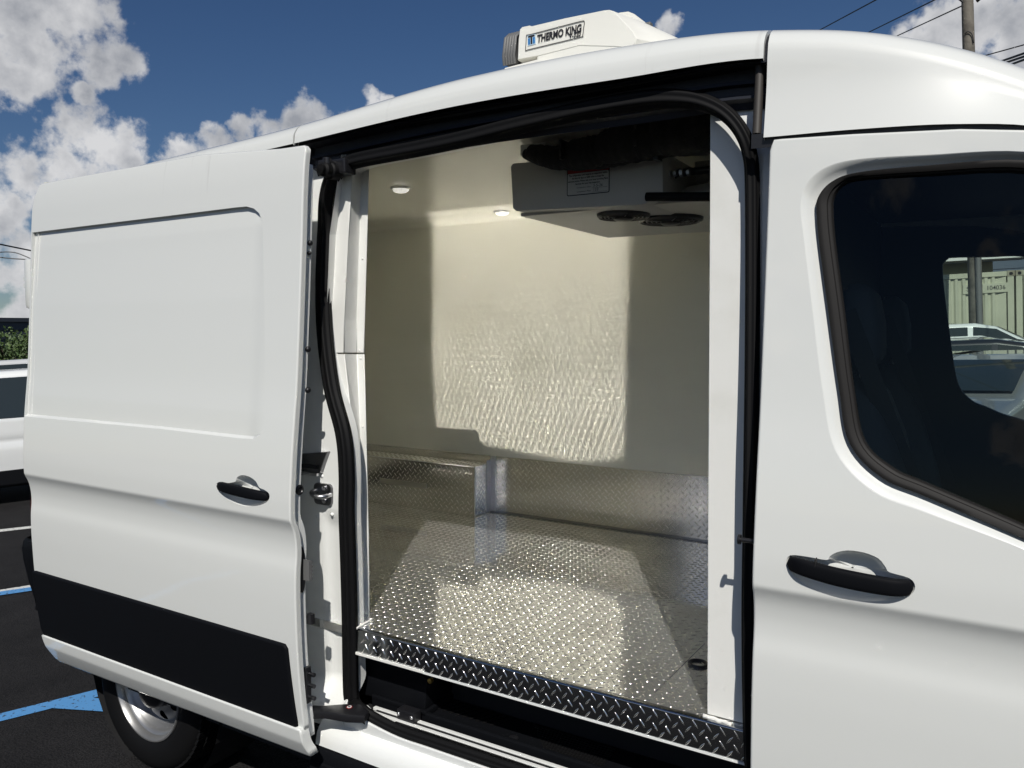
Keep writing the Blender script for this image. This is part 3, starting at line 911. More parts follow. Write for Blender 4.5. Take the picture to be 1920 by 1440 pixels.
# black insulated pipe run above it
def lump(name, keys, y, seed, m=FOAM):
    rr = random.Random(seed); P = []; R = []
    for (u, v, r) in keys: P.append(tuple(onY(u, v, y))); R.append(r)
    path = catmull(P, 7, False); n = len(path)
    rad = [float(np.interp(i / (n - 1) * (len(R) - 1), range(len(R)), R)) * (1 + rr.uniform(-.06, .06)) for i in range(n)]
    mb = MB(); mb.tube(path, rad, seg=16); return mb.build(name, m, ev, smooth=True)
lump('pipe_insulation', [(992, 284, .022), (1012, 290, .034), (1035, 295, .036), (1062, 294, .038), (1078, 290, .050), (1105, 286, .052), (1125, 281, .047), (1160, 270, .058), (1195, 262, .064), (1226, 259, .056), (1250, 252, .066), (1300, 248, .066), (1350, 246, .066)], .46, 1)
lump('pipe_insulation', [(984, 288, .016), (1030, 300, .028), (1080, 300, .036), (1140, 292, .040), (1200, 282, .036), (1260, 272, .036), (1340, 264, .04)], .50, 5)
for (u, v) in ((1066, 275), (1204, 250)):
    p = onY(u, v, .46); g = MB(); g.box(p.x - .004, p.x + .004, p.y - .06, p.y + .02, p.z - .05, p.z + .012); g.build('cable_tie', BLACKS, ev)
p = onY(1231, 293, .47); g = MB(); g.box(p.x - .008, p.x + .008, p.y - .01, p.y + .03, p.z - .012, p.z + .03); g.build('bracket', BLACKS, ev)
a, b = onZ(956, 262, CEIL), onZ(985, 300, CEIL)
g = MB(); g.box(a.x, a.x + .10, EY0 - .05, EY0 + .26, CEIL - .040, CEIL - .004); g.build('ceiling_plate', mat('mounting_plate', (.50, .51, .48), .3), ev, bevel=.003)
# label on its face
pl = [onY(u, v, EY0 - .0015) for u, v in ((1063, 313), (1143, 306), (1146, 358), (1067, 370))]
px0, px1 = pl[0].x, pl[1].x; pz0, pz1 = (pl[3].z + pl[2].z) / 2, (pl[0].z + pl[1].z) / 2
g = MB(); g.prism(roundrect(px0, px1, pz0, pz1, .006), EY0 - .0012, EY0 + .001, 'y'); lab = g.build('warranty_label', INK, ev)
# (a part of a part may not go deeper, so print and fields are sub-parts of the evaporator too)
W = px1 - px0; H = pz1 - pz0
g = MB(); g.prism(roundrect(px0 + .003, px1 - .003, pz0 + .003, pz1 - H * .24, .004), EY0 - .0018, EY0 - .001, 'y'); g.build('label_field', PAPER, ev)
g = MB(); g.prism(roundrect(px0 + .003, px1 - .003, pz1 - H * .23, pz1 - .003, .003), EY0 - .0018, EY0 - .001, 'y'); g.build('label_header', REDINK, ev)
cx = (px0 + px1) / 2
text('label_lettering', 'WARRANTY INFO', H * .13, (cx, EY0 - .0022, pz1 - H * .12), PAPER, ev, sx=1.1, ext=.0001)
for i, s in enumerate(('The refrigeration unit requires an inspection within', 'the first 30 days or 2000 miles to keep the', 'warranty active. Please visit your local Servicing Place', 'Services for your free inspection.')):
    text('label_lettering', s, H * .082, (cx, EY0 - .0022, pz1 - H * (.31 + .10 * i)), INK, ev, sx=.86, bold=.0002, ext=.0001)
for i, (s, h) in enumerate((('Completion Date:', '3-5-26'), ('Completion Miles:', '133'))):
    z = pz1 - H * (.74 + .14 * i)
    text('label_lettering', s, H * .075, (px0 + W * .24, EY0 - .0022, z), INK, ev, align='LEFT', ext=.0001)
    text('label_lettering', h, H * .14, (px0 + W * .62, EY0 - .0022, z + H * .015), INK, ev, align='LEFT', shear=.1, ext=.0001)
    g = MB(); g.box(px0 + W * .60, px0 + W * .95, EY0 - .0022, EY0 - .0016, z - H * .06, z - H * .052); g.build('label_rule', INK, ev)
lab.parent = ev

# ---- step well below the opening
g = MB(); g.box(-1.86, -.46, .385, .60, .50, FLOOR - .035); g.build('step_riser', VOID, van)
g = MB(); g.box(-1.86, -.46, .235, .40, .53, .556); tread = g.build('step_tread', BLACKP, van, bevel=.006)
g = MB(); g.box(-1.86, -.46, .222, .240, .535, .572); g.build('step_edge', BLACKP, tread, bevel=.006)
for i in range(12):                                   # raised chevron ribs on the tread
    x = -1.62 + i * .028
    if i < 9:
        g = MB(); g.add([(x, .29, .557), (x + .012, .29, .557), (x + .05, .375, .557), (x + .038, .375, .557), (x, .29, .561), (x + .012, .29, .561), (x + .05, .375, .561), (x + .038, .375, .561)],
                        [(4, 5, 6, 7), (0, 1, 5, 4), (1, 2, 6, 5), (2, 3, 7, 6), (3, 0, 4, 7)]); g.build('tread_rib', RUBBER, tread)
for i in range(9):
    y = .262 + i * .013
    g = MB(); g.box(-1.17 - i * .012, -.96, y, y + .006, .556, .5605); g.build('tread_rib', RUBBER, tread)
for x in (-1.28, -.87):
    g = MB(); g.lathe([(.016, .0), (.016, .004), (.011, .006), (.001, .006)], (x, .262, .556), 'z', 16); g.build('tread_screw', BLACKS, tread, smooth=True, angle=40)
g = MB(); CY = .228
q_ = [onY(u, v, CY) for u, v in ((660, 1232), (676, 1228), (786, 1264), (801, 1274), (797, 1334), (660, 1298))]
g.prism([(p.x, p.z) for p in q_], CY, .50, 'y')
g.build('step_end_cap', BLACKP, van, bevel=.012, smooth=True, angle=35)
g = MB(); g.box(-1.86, q_[4].x + .01, CY - .006, .50, .556, q_[4].z + .004); g.build('step_end_base', BLACKP, van, bevel=.005)
p = onY(806, 1277, .17); g = MB(); g.lathe([(.009, .01), (.009, -.002), (.001, -.003)], p, 'y', 10); g.build('brass_stud', BRASS, van)
# lower guide: strips of bare metal, paint and shadow running along the sill
yv = lambda v: float(onZ(860, v, .556).y)
strips = [('sill_rail', JAMB, yv(1378.5), yv(1373.5), .546, .5565), ('rail_groove', BLACKS, yv(1384), yv(1378.8), .546, .5535), ('sill_rail', JAMB, yv(1389), yv(1384.3), .545, .556),
          ('guide_channel', CHROMED, yv(1399), yv(1389.3), .540, .5535), ('rail_groove', BLACKS, yv(1401.5), yv(1399.3), .540, .553), ('rail_lip', JAMB, yv(1411), yv(1401.8), .538, .5545)]
for n, m_, y0, y1, z0, z1 in strips:
    g = MB(); g.box({'sill_rail': -1.82, 'rail_groove': -1.80, 'guide_channel': -1.69, 'rail_lip': -1.69}[n], -.45, y0, y1, z0, z1); g.build(n, m_, van, bevel=.0015)
for i in range(11):
    x = -1.60 + i * .105 + rg.uniform(-.01, .01)
    g = MB(); g.tube([(x, .150, .5505), (x, .170, .5505)], .0009, seg=5); g.build('guide_joint', STEEL, van)
a = onZ(752, 1335, .57)
g = MB(); g.box(a.x, a.x + .075, .165, .205, .553, .592); gb = g.build('guide_block', BLACKS, van, bevel=.004)
for dx in (.008, .066):
    g = MB(); g.lathe([(.006, 0), (.006, -.003), (.001, -.004)], (a.x + dx, .164, .577), 'y', 10); g.build('screw', STEEL, gb, smooth=True)
# painted rocker below the seal, black skirt below that
g = MB(); sec = [(.128, .525), (.112, .532), (.088, .531), (.070, .524), (.056, .512), (.044, .494), (.038, .470), (.036, .452), (.046, .448)]
g.loft([[(x, y, z) for y, z in sec] for x in np.linspace(-1.955, .60, 20)], closed=False); g.build('rocker_panel', JAMB, van, smooth=True, angle=50)
g = MB(); sec = [(.050, .452), (.030, .447), (.022, .435), (.020, .405), (.014, .400), (.012, .372), (.022, .330), (.06, .31)]
g.loft([[(x, y, z) for y, z in sec] for x in np.linspace(-1.962, .60, 16)], closed=False); g.build('rocker_skirt', BLACKP, van, smooth=True, angle=30)
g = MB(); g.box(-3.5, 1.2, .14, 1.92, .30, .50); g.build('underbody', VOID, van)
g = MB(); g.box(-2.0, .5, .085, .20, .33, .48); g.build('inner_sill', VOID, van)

# ---- rear pillar fittings
JY = .098
j = lambda u, v, d=0: onS(u, v, lambda z: BS(z) + JY) + Vector((0, d, 0))
pts = [j(566, 850), j(620, 846), j(612, 868), j(606, 886), j(566, 890)]
g = MB(); JB = float(BS(1.45)) + JY - .03
g.prism([(p.x, p.z) for p in pts], JB + .012, JB + .036, 'y'); ts = g.build('track_slot', CHROMED, van, bevel=.003)
g = MB(); a, b = j(566, 860), j(604, 878); g.box(a.x, b.x, JB + .006, JB + .014, b.z, a.z - .012); g.build('slot_recess', BLACKS, ts)
g = MB(); a, b = j(566, 883), j(604, 884); g.box(a.x, b.x, JB + .002, JB + .012, a.z - .006, a.z + .004); g.build('slot_rail', STEEL, ts, bevel=.001)
c = j(610, 925)
g = MB(); g.prism(roundrect(c.x - .046, c.x + .038, c.z - .040, c.z + .036, .016), JB + .018, JB + .040, 'y'); ls = g.build('lock_striker', CHROMED, van, bevel=.003)
for dz in (.022, -.024):
    g = MB(); g.lathe([(.009, 0), (.009, -.005), (.005, -.006), (.004, -.003), (.001, -.003)], (c.x + .006, JB + .018, c.z + dz), 'y', 12); g.build('screw', STEEL, ls, smooth=True, angle=40)
g = MB(); g.tube(catmull([(c.x - .032, JB + .024, c.z + .010), (c.x - .03, JB - .004, c.z + .008), (c.x - .012, JB - .018, c.z + .002), (c.x + .014, JB - .018, c.z - .002), (c.x + .03, JB - .002, c.z - .002), (c.x + .032, JB + .024, c.z)], 5, False), .0085, seg=12)
g.build('striker_loop', STEEL, ls, smooth=True)
for (u, v) in ((595, 968), (622, 965), (604, 893)):
    p = onS(u, v, lambda z: BS(z) + JY); g = MB(); g.lathe([(.007, .006), (.006, -.002), (.001, -.003)], p, 'y', 10); g.build('weld_nut', JAMB, van, smooth=True)
# upper roller arm, with its knob towards the opening
a, b = onY(566, 300, -.01), onY(672, 282, .10)
g = MB(); g.box(a.x, b.x - .10, .06, .13, a.z - .010, a.z + .012); g.box(b.x - .18, b.x - .06, .10, .155, a.z - .030, a.z + .020)
ar = g.build('upper_roller_arm', BLACKS, van, bevel=.006)
p = onY(609, 318, .06)
g = MB(); g.lathe([(.020, .07), (.027, .05), (.029, .02), (.024, .015), (.024, -.005), (.016, -.010), (.016, -.022), (.001, -.024)], p, 'y', 20); g.build('roller_knob', RUBBER, ar, smooth=True, angle=35)
p = onY(613, 296, .07); g = MB(); g.tube([p, p + Vector((0, 0, -.03))], .014, seg=12); g.build('roller_pin', BLACKS, ar, smooth=True, angle=40)
# lower roller arm with a small warning sticker
pts = [onZ(u, v, .612) for u, v in ((572, 1322), (612, 1322), (650, 1319), (678, 1320), (692, 1332), (684, 1342), (650, 1341), (610, 1334), (572, 1335))]
g = MB(); n = len(pts)
g.add([(p.x, p.y, .612) for p in pts] + [(p.x, p.y, .585) for p in pts], [tuple(range(n)), tuple(range(2 * n - 1, n - 1, -1))] + [(i, (i + 1) % n, n + (i + 1) % n, n + i) for i in range(n)])
la = g.build('lower_roller_arm', BLACKS, van, bevel=.005, smooth=True, angle=35)
p = onZ(655, 1326, .6135); g = MB(); g.lathe([(.0105, 0), (.0105, .0012), (.0001, .0012)], p, 'z', 18); g.build('warning_sticker', REDINK, la)
g = MB(); g.lathe([(.0078, .0012), (.0078, .0020), (.0001, .0020)], p, 'z', 18); g.build('sticker_field', mat('white_print', (.75, .75, .74), .5), la)
g = MB(); g.box(p.x - .006, p.x + .005, p.y - .0018, p.y + .0018, p.z + .0018, p.z + .0027); g.box(p.x - .001, p.x + .003, p.y - .004, p.y + .003, p.z + .0018, p.z + .0026); g.build('sticker_symbol', INK, la)

# ---- sliding door
top = [sdp(75, 347), sdp(120, 338), sdp(319, 303), sdp(375, 293), (-2.0, sdp(540, 279)[1]), (-1.90, sdp(574, 274.5)[1])]
XD = -1.886
out = [top[0]] + top[1:5] + [(XD - .008, top[5][1]), (XD, top[5][1] - .008)] + [(XD, z) for z in np.linspace(2.44, .62, 30)]
zbr = sdp(571, 1412)[1]; zbl = sdp(110, 1242)[1]; zst = .5 * (sdp(78, 1190)[1] + sdp(557, 1357)[1])
out += [(XD, zst), (-3.448, zst)] + [(-3.455, .63), (-3.466, .866), (-3.470, 1.03), (-3.478, 1.31), (-3.490, 1.534), (-3.494, 2.0), (-3.494, 2.42), (-3.484, 2.47)]
# handle cup outlines
cup_px = [(408, 905), (425, 906), (441, 903), (444, 896), (449, 892), (458, 891), (470, 895), (480, 903), (486, 914), (495, 918), (504, 925), (505, 934), (499, 942), (485, 948), (467, 950), (447, 946), (428, 936), (412, 923), (406, 912)]
cup = catmull([sdp(u, v) for u, v in cup_px], 3)
# pressed window panel: wall on its outline, then the inner sheet
rp = [sdp(60, 436), sdp(180, 421), sdp(320, 404), sdp(440, 389), sdp(462, 387), sdp(476, 391), sdp(486, 400), sdp(491, 414), sdp(493, 440), sdp(496, 600), sdp(497, 780), sdp(495, 800), sdp(488, 815), sdp(474, 823), sdp(450, 822),
      sdp(300, 804), sdp(48, 781)]
rx0 = -3.486
rp[0] = (rx0, rp[0][1]); rp[-1] = (rx0, rp[-1][1])
rp = resample(rp, .02)
zt_, zb2_ = max(p[1] for p in rp), min(p[1] for p in rp)
rx1 = max(p[0] for p in rp)
def recess(x, z):
    x, z = np.asarray(x, float), np.asarray(z, float)
    t = np.clip((z - zb2_) / (zt_ - zb2_), 0, 1)
    d = np.interp(t, [0, .12, .6, .92, 1], [.011, .0075, .0055, .011, .0150])
    return d * (1 - .70 * sstep(x, rx1 - .10, rx1 - .01) * sstep(t, .99, .90)) 
inner = [(a - (.0015 if a > rx0 + .01 else 0), b + (.010 * (1 - (b - zb2_) / .03) if b < zb2_ + .03 else (-.001 if b > zt_ - .03 else 0))) for a, b in rp]
sd = skin('sliding_door', out, lambda x, z: SD(z), PAINT, van, holes=[cup, rp], dx=.06, dz=.010, hem=.006, depth=.016, hole_hem=False)
g = MB()
g.loft([[(a, float(SD(b)), b) for a, b in rp], [(a, float(SD(d) + recess(c, d)), d) for (a, b), (c, d) in zip(rp, inner)]])
g.build('panel_step', PAINT, sd, fix=True)
skin('pressed_panel', inner, lambda x, z: SD(z) + recess(x, z), PAINT, sd, dx=.05, dz=.012, hem=0)


def cup_bowl(name, outl, Yf, depth, parent):
    c = (sum(p[0] for p in outl) / len(outl), sum(p[1] for p in outl) / len(outl)); L = []
    for s, d in ((1, 0), (.985, .003), (.95, .010), (.86, .020), (.70, .028), (.45, .033), (.2, .035), (.02, .0352)):
        L.append([(c[0] + (a - c[0]) * s, float(Yf(b)) + d * depth / .035, c[1] + (b - c[1]) * s) for a, b in outl])
    mb = MB(); mb.loft(L); return mb.build(name, PAINT, parent, smooth=True, angle=60)


def grip(name, px, Yf, hs, outw, parent, m=BLACKP):
    P = [onS(u, v, Yf) for u, v in px]; n = len(P); path = []
    for i, p in enumerate(P):
        t = i / (n - 1); path.append((p.x, p.y - outw * math.sin(math.pi * t) ** .6 + .004, p.z))
    path = catmull(path, 5, False); k = len(path); mb = MB(); loops = []
    for i, p in enumerate(path):
        t = i / (k - 1); h = hs * (.62 + .38 * math.sin(math.pi * min(1, max(0, t))) ** .4) * min(1, (min(t, 1 - t) * 14 + .35)); w = .011
        loops.append([(p[0], p[1] + w * math.copysign(abs(math.cos(a)) ** .6, math.cos(a)), p[2] + h * math.copysign(abs(math.sin(a)) ** .6, math.sin(a))) for a in np.linspace(0, 2 * math.pi, 21)[:-1]])
    mb.loft(loops); b = len(mb.v)
    mb.f += [tuple(range(20)), tuple(b - 20 + q for q in range(20))]
    return mb.build(name, m, parent, smooth=True, angle=50)


cup_bowl('handle_cup', cup, SD, .034, sd)
grip('door_handle', [(409, 911), (428, 913), (455, 919), (482, 926), (503, 932)], SD, .0175, .022, sd)
# black cladding, and the white strip that stands proud beneath it
cl = [sdp(62, 1072), sdp(300, 1142), sdp(549, 1215.5), sdp(551, 1219), sdp(556.5, 1353), sdp(78, 1186), sdp(71, 1177)]
zc0 = .5 * (cl[0][1] + cl[2][1])
cl = [(-3.462, zc0), (-1.935, zc0), (-1.929, zc0 - .008), (-1.914, zst + .004), (-3.440, zst + .004), (-3.452, zst + .03)]
skin('door_cladding', cl, lambda x, z: SD(z) - .011, BLACKP, sd, hem=.009, depth=.004, dx=.08, dz=.02)
strip = [(-3.447, zst - .004), (XD - .004, zst - .004), (XD + .002, zbr + .03), (XD + .010, zbr), (-3.395, zbl + .006), (-3.418, zbl + .022)]
skin('door_sill_strip', strip, lambda x, z: SD(z) - .017 + .15 * (.535 - np.asarray(z, float) + np.sqrt((.535 - np.asarray(z, float)) ** 2 + .006 ** 2)), PAINT, sd, creases=(.535,), hem=.007, depth=.03, dx=.08, dz=.006)
# inner shell, set back from the outer flange
inn = [(-3.45, .53), (-3.45, 2.40), (XD - .02, 2.44)] + [(XD - .014, z) for z in np.linspace(2.38, .60, 24)] + [(XD - .02, .53)]
skin('inner_shell', inn, lambda x, z: SD(z) + .062, JAMB, sd, hem=.004, depth=.052, dx=.3, dz=.04, flip=-1)
XE = XD - .010
def onE(u, v): return onX(u, v, XE)
p = onE(558.5, 919); g = MB(); g.lathe([(.017, -.004), (.017, .003), (.011, .005), (.009, .002), (.001, .002)], (XE, p.y + .006, p.z), 'x', 22); g.build('rubber_plug', BLACKS, sd, smooth=True, angle=40)
p = onE(564.5, 1068)
g = MB(); g.prism([(p.y + .017 * math.cos(t) , p.z + .078 * math.sin(t)) for t in np.linspace(0, 2 * math.pi, 29)[:-1]], XE - .004, XE + .004, 'x'); wdg = g.build('guide_wedge', BLACKS, sd)
g = MB(); g.prism([(p.y + .006, p.z + .034)] + [(p.y + .020 + (.004 if i % 2 else 0), p.z + .030 - i * .0068) for i in range(10)] + [(p.y + .006, p.z - .036)], XE, XE + .030, 'x'); g.build('wedge_teeth', GREYP, wdg)
for (u, v, r) in ((577, 455, .011), (575, 474, .008), (573, 655, .012), (573, 732, .012)):
    p = onE(u - 4, v); g = MB(); g.tube([p + Vector((-.01, .016, 0)), p + Vector((.008, .016, 0)), p + Vector((.012, .016, 0))], [r * .8, r * .8, r * .45], seg=12); g.build('rubber_stop', BLACKS, sd, smooth=True, angle=50)
p = onE(571, 1278)
g = MB(); g.box(XE - .002, XE + .012, p.y - .006, p.y + .020, p.z - .075, p.z + .050); dl = g.build('door_latch', BLACKS, sd, bevel=.004)
for dz in (.025, -.014, -.055):
    g = MB(); g.tube([(XE + .01, p.y + .012, p.z + dz), (XE + .034, p.y + .012, p.z + dz)], .007, seg=10); g.build('latch_pin', CHROMED, dl, smooth=True, angle=40)
p = onE(577, 1160); g = MB(); g.box(XE - .002, XE + .02, p.y - .002, p.y + .014, p.z - .018, p.z + .018); g.build('rubber_stop', BLACKS, sd, bevel=.003)

# ---- front door
wo_px = [(1919, 284), (1740, 290), (1611, 298), (1550, 313), (1514, 342), (1501, 383), (1508, 455), (1524, 588), (1541, 725), (1566, 845), (1637, 922), (1740, 963), (1919, 1030)]
wf_px = [(1919, 301), (1740, 311), (1611, 324), (1560, 342), (1534, 372), (1532, 405), (1537, 460), (1553, 580), (1573, 725), (1592, 828), (1652, 894), (1740, 932), (1919, 1009)]
wg_px = [(1919, 324), (1740, 329), (1611, 337), (1581, 347), (1564, 370), (1562, 402), (1567, 460), (1583, 580), (1602, 735), (1622, 828), (1675, 878), (1740, 907), (1919, 984)]
def ring(px, f, i):
    P = [(lambda p: (p.x, p.z))(onS(u, v, f)) for u, v in px]
    zb, zt = P[-1][1], P[0][1]
    k = (0, .022, .042)[i]
    P += [(.22, zb - .055), (.40 - k, zb - .10), (.50 - k * 1.5, zb - .085), (.52 - k * 1.6, zb - .02), (.42 - k, zt - .36), (.30 - k, zt - .17), (.20 - k * .5, zt - .055)]
    return catmull(P, 6)
r0 = ring(wo_px, B, 0); r1 = ring(wf_px, lambda z: B(z) + .022, 1); r2 = ring(wg_px, lambda z: B(z) + .026, 2)
fd_top = [(lambda p: (p.x, p.z))(onS(u, v, B)) for u, v in ((1432, 263), (1600, 250.5), (1800, 241), (1920, 243))]
fd_top = [(a, b - .006) for a, b in fd_top]
fd = [(-.447, 2.33)] + [(-.441, fd_top[0][1])] + fd_top[1:] + [(.30, 2.205), (.55, 2.02), (.74, 1.82), (.80, 1.60), (.82, 1.2), (.80, .52), (.60, .50), (-.447, .50)]
cupF_px = [(1474, 1055), (1482, 1041), (1515, 1044), (1550, 1050), (1556, 1043), (1568, 1036), (1590, 1032), (1620, 1036), (1647, 1047), (1661, 1064), (1668, 1073), (1705, 1084), (1716, 1100), (1706, 1116), (1673, 1124), (1627, 1128), (1573, 1122), (1517, 1101), (1481, 1071)]
cupF = catmull([bp(u, v) for u, v in cupF_px], 3)
fdo = skin('front_door', fd, lambda x, z: B(z), PAINT, van, holes=[r0, cupF], dx=.05, dz=.010, hem=.006, depth=.035, hole_hem=False)
g = MB(); L = []
for t in (0, .12, .5, .88, 1):
    s = t * t * (3 - 2 * t)
    L.append([(a + (c - a) * t, float(B(b)) * (1 - s) + (float(B(d)) + .024) * s, b + (d - b) * t) for (a, b), (c, d) in zip(r0, r1)])
g.loft(L); g.build('window_bevel', PAINT, fdo, smooth=True)
g = MB(); L = []
for t, dy in ((-.06, .028), (0, .016), (.05, .009), (.12, .0075), (.40, .0085), (.68, .0115), (.72, .0165), (.76, .0175), (.90, .0185), (.96, .022), (1.0, .028), (1.05, .036)):
    L.append([(a + (c - a) * t, float(B(b + (d - b) * t)) + dy, b + (d - b) * t) for (a, b), (c, d) in zip(r1, r2)])
g.loft(L); g.build('window_frame', FRAMEK, fdo, smooth=True, angle=50)
skin('window_glass', offset(r2, .006), lambda x, z: B(z) + .031, GLASS, fdo, hem=0, dx=.08, dz=.04)
cup_bowl('handle_cup', cupF, B, .036, fdo)
grip('door_handle', [(1477, 1055), (1505, 1060), (1560, 1074), (1620, 1087), (1680, 1098), (1712, 1102)], B, .0205, .026, fdo)
p = onS(1528, 1064, lambda z: B(z) - .03); g = MB(); g.box(p.x - .001, p.x + .001, p.y - .0, p.y + .02, p.z - .018, p.z + .018); g.build('lock_cover_joint', VOID, fdo)
skin('door_cladding', [(-.44, .50), (-.44, .795), (.80, .795), (.80, .50)], lambda x, z: B(z) - .011, BLACKP, fdo, hem=.009, depth=.004, dx=.2, dz=.05)
skin('inner_shell', [(-.42, .55), (-.42, 1.35), (-.30, 1.42), (.0, 1.36), (.5, 1.24), (.78, 1.2), (.78, .55)], lambda x, z: B(z) + .075, CABIN, fdo, dx=.3, dz=.1, hem=.004, depth=.04, flip=-1)

# ---- rear quarter behind the slid door, rear end
zq = [(XR + .03, 1.0), (XR + .02, 2.42), (-2.10, 2.53), (-2.10, .46), (-2.56, .46)]
zq += [(-3.03 + .46 * math.cos(t), .36 + .46 * math.sin(t)) for t in np.linspace(.22, math.pi - .22, 18)] + [(-3.50, .46), (XR + .03, .50)]
skin('rear_quarter', zq, lambda x, z: B(z) + .004, PAINT, van, hem=.004, depth=.02, dx=.08, dz=.02)
g = MB(); L = []
zs = np.linspace(.50, 2.50, 40)
for t, dx, dy in ((0, .03, .004), (.3, .012, .008), (.6, 0, .02), (1, -.010, .05), (1.4, -.014, .12), (2, -.016, .30)):
    L.append([(XR + dx - .0 + .035 * float(sstep(z, 1.75, 2.5)), float(B(z)) + dy, z) for z in zs])
g.loft(L, closed=False); g.build('rear_corner', PAINT, van, smooth=True)
g = MB(); g.box(XR - .012, XR, .30, 1.76, .55, 2.45); g.build('rear_door', PAINT, van)
a = onX(38, 525, XR - .02)
g = MB(); g.box(XR - .045, XR + .012, .045, .13, a.z - .13, a.z + .10); hc = g.build('hinge_cover', PAINT, van, bevel=.018, smooth=True, angle=40)
for dz in (-.022, .010):
    g = MB(); g.box(XR - .075, XR - .04, .06, .11, a.z + dz - .009, a.z + dz + .009); g.build('hinge_knuckle', PAINT, hc)
a = onX(38, 1052, XR)
g = MB(); g.box(XR - .075, XR - .03, .05, .10, a.z - .03, a.z + .035); g.build('hinge_knuckle', PAINT, van, bevel=.004)
a, b = onX(42, 785, XR), onX(50, 1010, XR)
g = MB()
zs = np.linspace(b.z - .05, a.z + .02, 16)
g.loft([[(XR + .028 - .002 + q[0], float(B(z)) - .004 + q[1], z) for q in ((.03, .02), (.02, -.002), (-.02, .002), (-.035, .02), (-.04, .10), (.0, .10))] for z in zs]); g.build('tail_light', REDL, van, smooth=True, angle=35)
a, b = onX(45, 1012, XR), onX(56, 1146, XR)
bm_ = [(.10, -.012), (.02, -.016), (-.05, -.010), (-.085, .02), (-.10, .09), (-.10, 1.9), (.02, 1.9), (.10, .05)]
g = MB(); g.loft([[(XR + x * s, y + (.03 * (1 - s)), z) for x, y in bm_] for z, s in ((.60, -.3), (.66, .1), (.74, .55), (.84, .9), (a.z - .05, .98), (a.z - .015, .85), (a.z, .6))]); rb = g.build('rear_bumper', BLACKP, van, smooth=True, angle=40)

# ---- rear wheel
def wheel(c, parent, R=.350):
    w = empty('wheel', c, 0, parent)
    g = MB(); P = [(.214, .016), (.220, .004), (.236, -.004), (.262, -.010), (.300, -.012), (.322, -.004), (.336, .006), (.346, .024), (R, .05), (R + .002, .115), (R, .18), (.340, .225), (.30, .24), (.214, .22)]
    g.lathe(P, (0, 0, 0), 'y', 72); ty = g.build('tyre', RUBBER, w, smooth=True, angle=30)
    g = MB()
    for i in range(64):                               # tread blocks and shoulder ribs
        a = 2 * math.pi * i / 64
        for (y0, y1, sk) in ((.012, .050, 0), (.056, .092, .3), (.098, .134, .8), (.140, .178, .3), (.184, .222, 0)):
            a0, a1 = a + .012 + sk * .03, a + .083 + sk * .03; r0_, r1_ = R - .012, R + .0055
            if y0 < .02: r0_, r1_ = .330, R + .001
            V = [(rr * math.cos(t), y, rr * math.sin(t)) for rr in (r0_, r1_) for t, y in ((a0, y0), (a1, y0 + .004), (a1, y1), (a0, y1 - .004))]
            g.add(V, [(4, 5, 6, 7), (0, 1, 5, 4), (1, 2, 6, 5), (2, 3, 7, 6), (3, 0, 4, 7)])
    tb = g.build('tyre_tread', RUBBER, w); tb['kind'] = 'stuff'
    g = MB(); g.lathe([(.216, .014), (.221, .003), (.219, -.002), (.213, -.002), (.208, .006), (.203, .016), (.201, .026), (.192, .031), (.187, .044), (.182, .052), (.168, .070), (.160, .085)], (0, 0, 0), 'y', 72)
    rim = g.build('rim', RIM, w, smooth=True, angle=40)
    hs = [[(.128 * math.cos(a) + .019 * math.cos(t), .128 * math.sin(a) + .025 * math.sin(t)) for t in np.linspace(0, 2 * math.pi, 15)[:-1]] for a in [2 * math.pi * (k + .35) / 8 for k in range(8)]]
    circ = lambda r: [(r * math.cos(t), r * math.sin(t)) for t in np.linspace(0, 2 * math.pi, 61)[:-1]]
    disc = skin('wheel_disc', circ(.166), lambda x, z: .050 + .035 * ((np.hypot(x, z) - .105) / .06) ** 2 * np.where(np.hypot(x, z) > .105, 1, .8), RIM, w, holes=hs + [circ(.060)], dx=.02, dz=.02, hem=0, step=.008)
    g = MB(); g.lathe([(.088, .060), (.088, .030), (.080, .012), (.062, .002), (.035, -.002), (.001, -.003)], (0, 0, 0), 'y', 40); g.build('hub_cap', BLACKS, w, smooth=True, angle=45)
    g = MB(); g.lathe([(.20, .10), (.001, .10)], (0, 0, 0), 'y', 40); g.build('brake_drum', VOID, w)
    return w
wheel((-3.035, .105, .350), van)
wheel((.72, .105, .50), van)
g = MB(); g.lathe([(.45, .0), (.45, .30), (.001, .30)], (-3.03, .13, .40), 'y', 30); g.build('wheel_house', VOID, van)

# ---- cab interior and front end (dark; seen through the tinted glass)
g = MB(); g.box(-.43, 1.0, .30, 1.80, .48, .56); g.build('cab_floor', VOID, van)
g = MB(); g.box(-.43, .30, .24, 1.86, 2.36, 2.38); g.build('headliner', CABIN, van)
g = MB(); g.box(-.425, -.40, .20, 1.95, .5, 2.37); g.build('cab_partition', CABIN, van)
fw_px = [(1764, 502), (1765, 492), (1774, 483), (1786, 479), (1850, 478), (1920, 477)]
fw2 = [(1920, 792), (1880, 780), (1850, 767), (1825, 757), (1806, 741), (1796, 726), (1789, 704), (1783, 668), (1776, 615), (1769, 560), (1765, 524)]
FY = 1.985
P = [(lambda p: (p.x, p.z))(onY(u, v, FY)) for u, v in fw_px] + [(.26, 2.16), (.50, 1.86), (.56, 1.62), (.46, 1.50), (.28, 1.47)] + [(lambda p: (p.x, p.z))(onY(u, v, FY)) for u, v in fw2]
fwl = catmull(P, 4)
far = skin('far_door', [(-.44, .5), (-.44, 2.39), (.2, 2.34), (.58, 2.0), (.78, 1.6), (.80, .5)], lambda x, z: FY + 0 * x, CABIN, van, holes=[fwl], dx=.2, dz=.1, hem=.006, depth=.05, flip=1)
skin('window_glass', offset(fwl, .004), lambda x, z: FY + .03 + 0 * x, GLASS, far, hem=0, dx=.2, dz=.2)
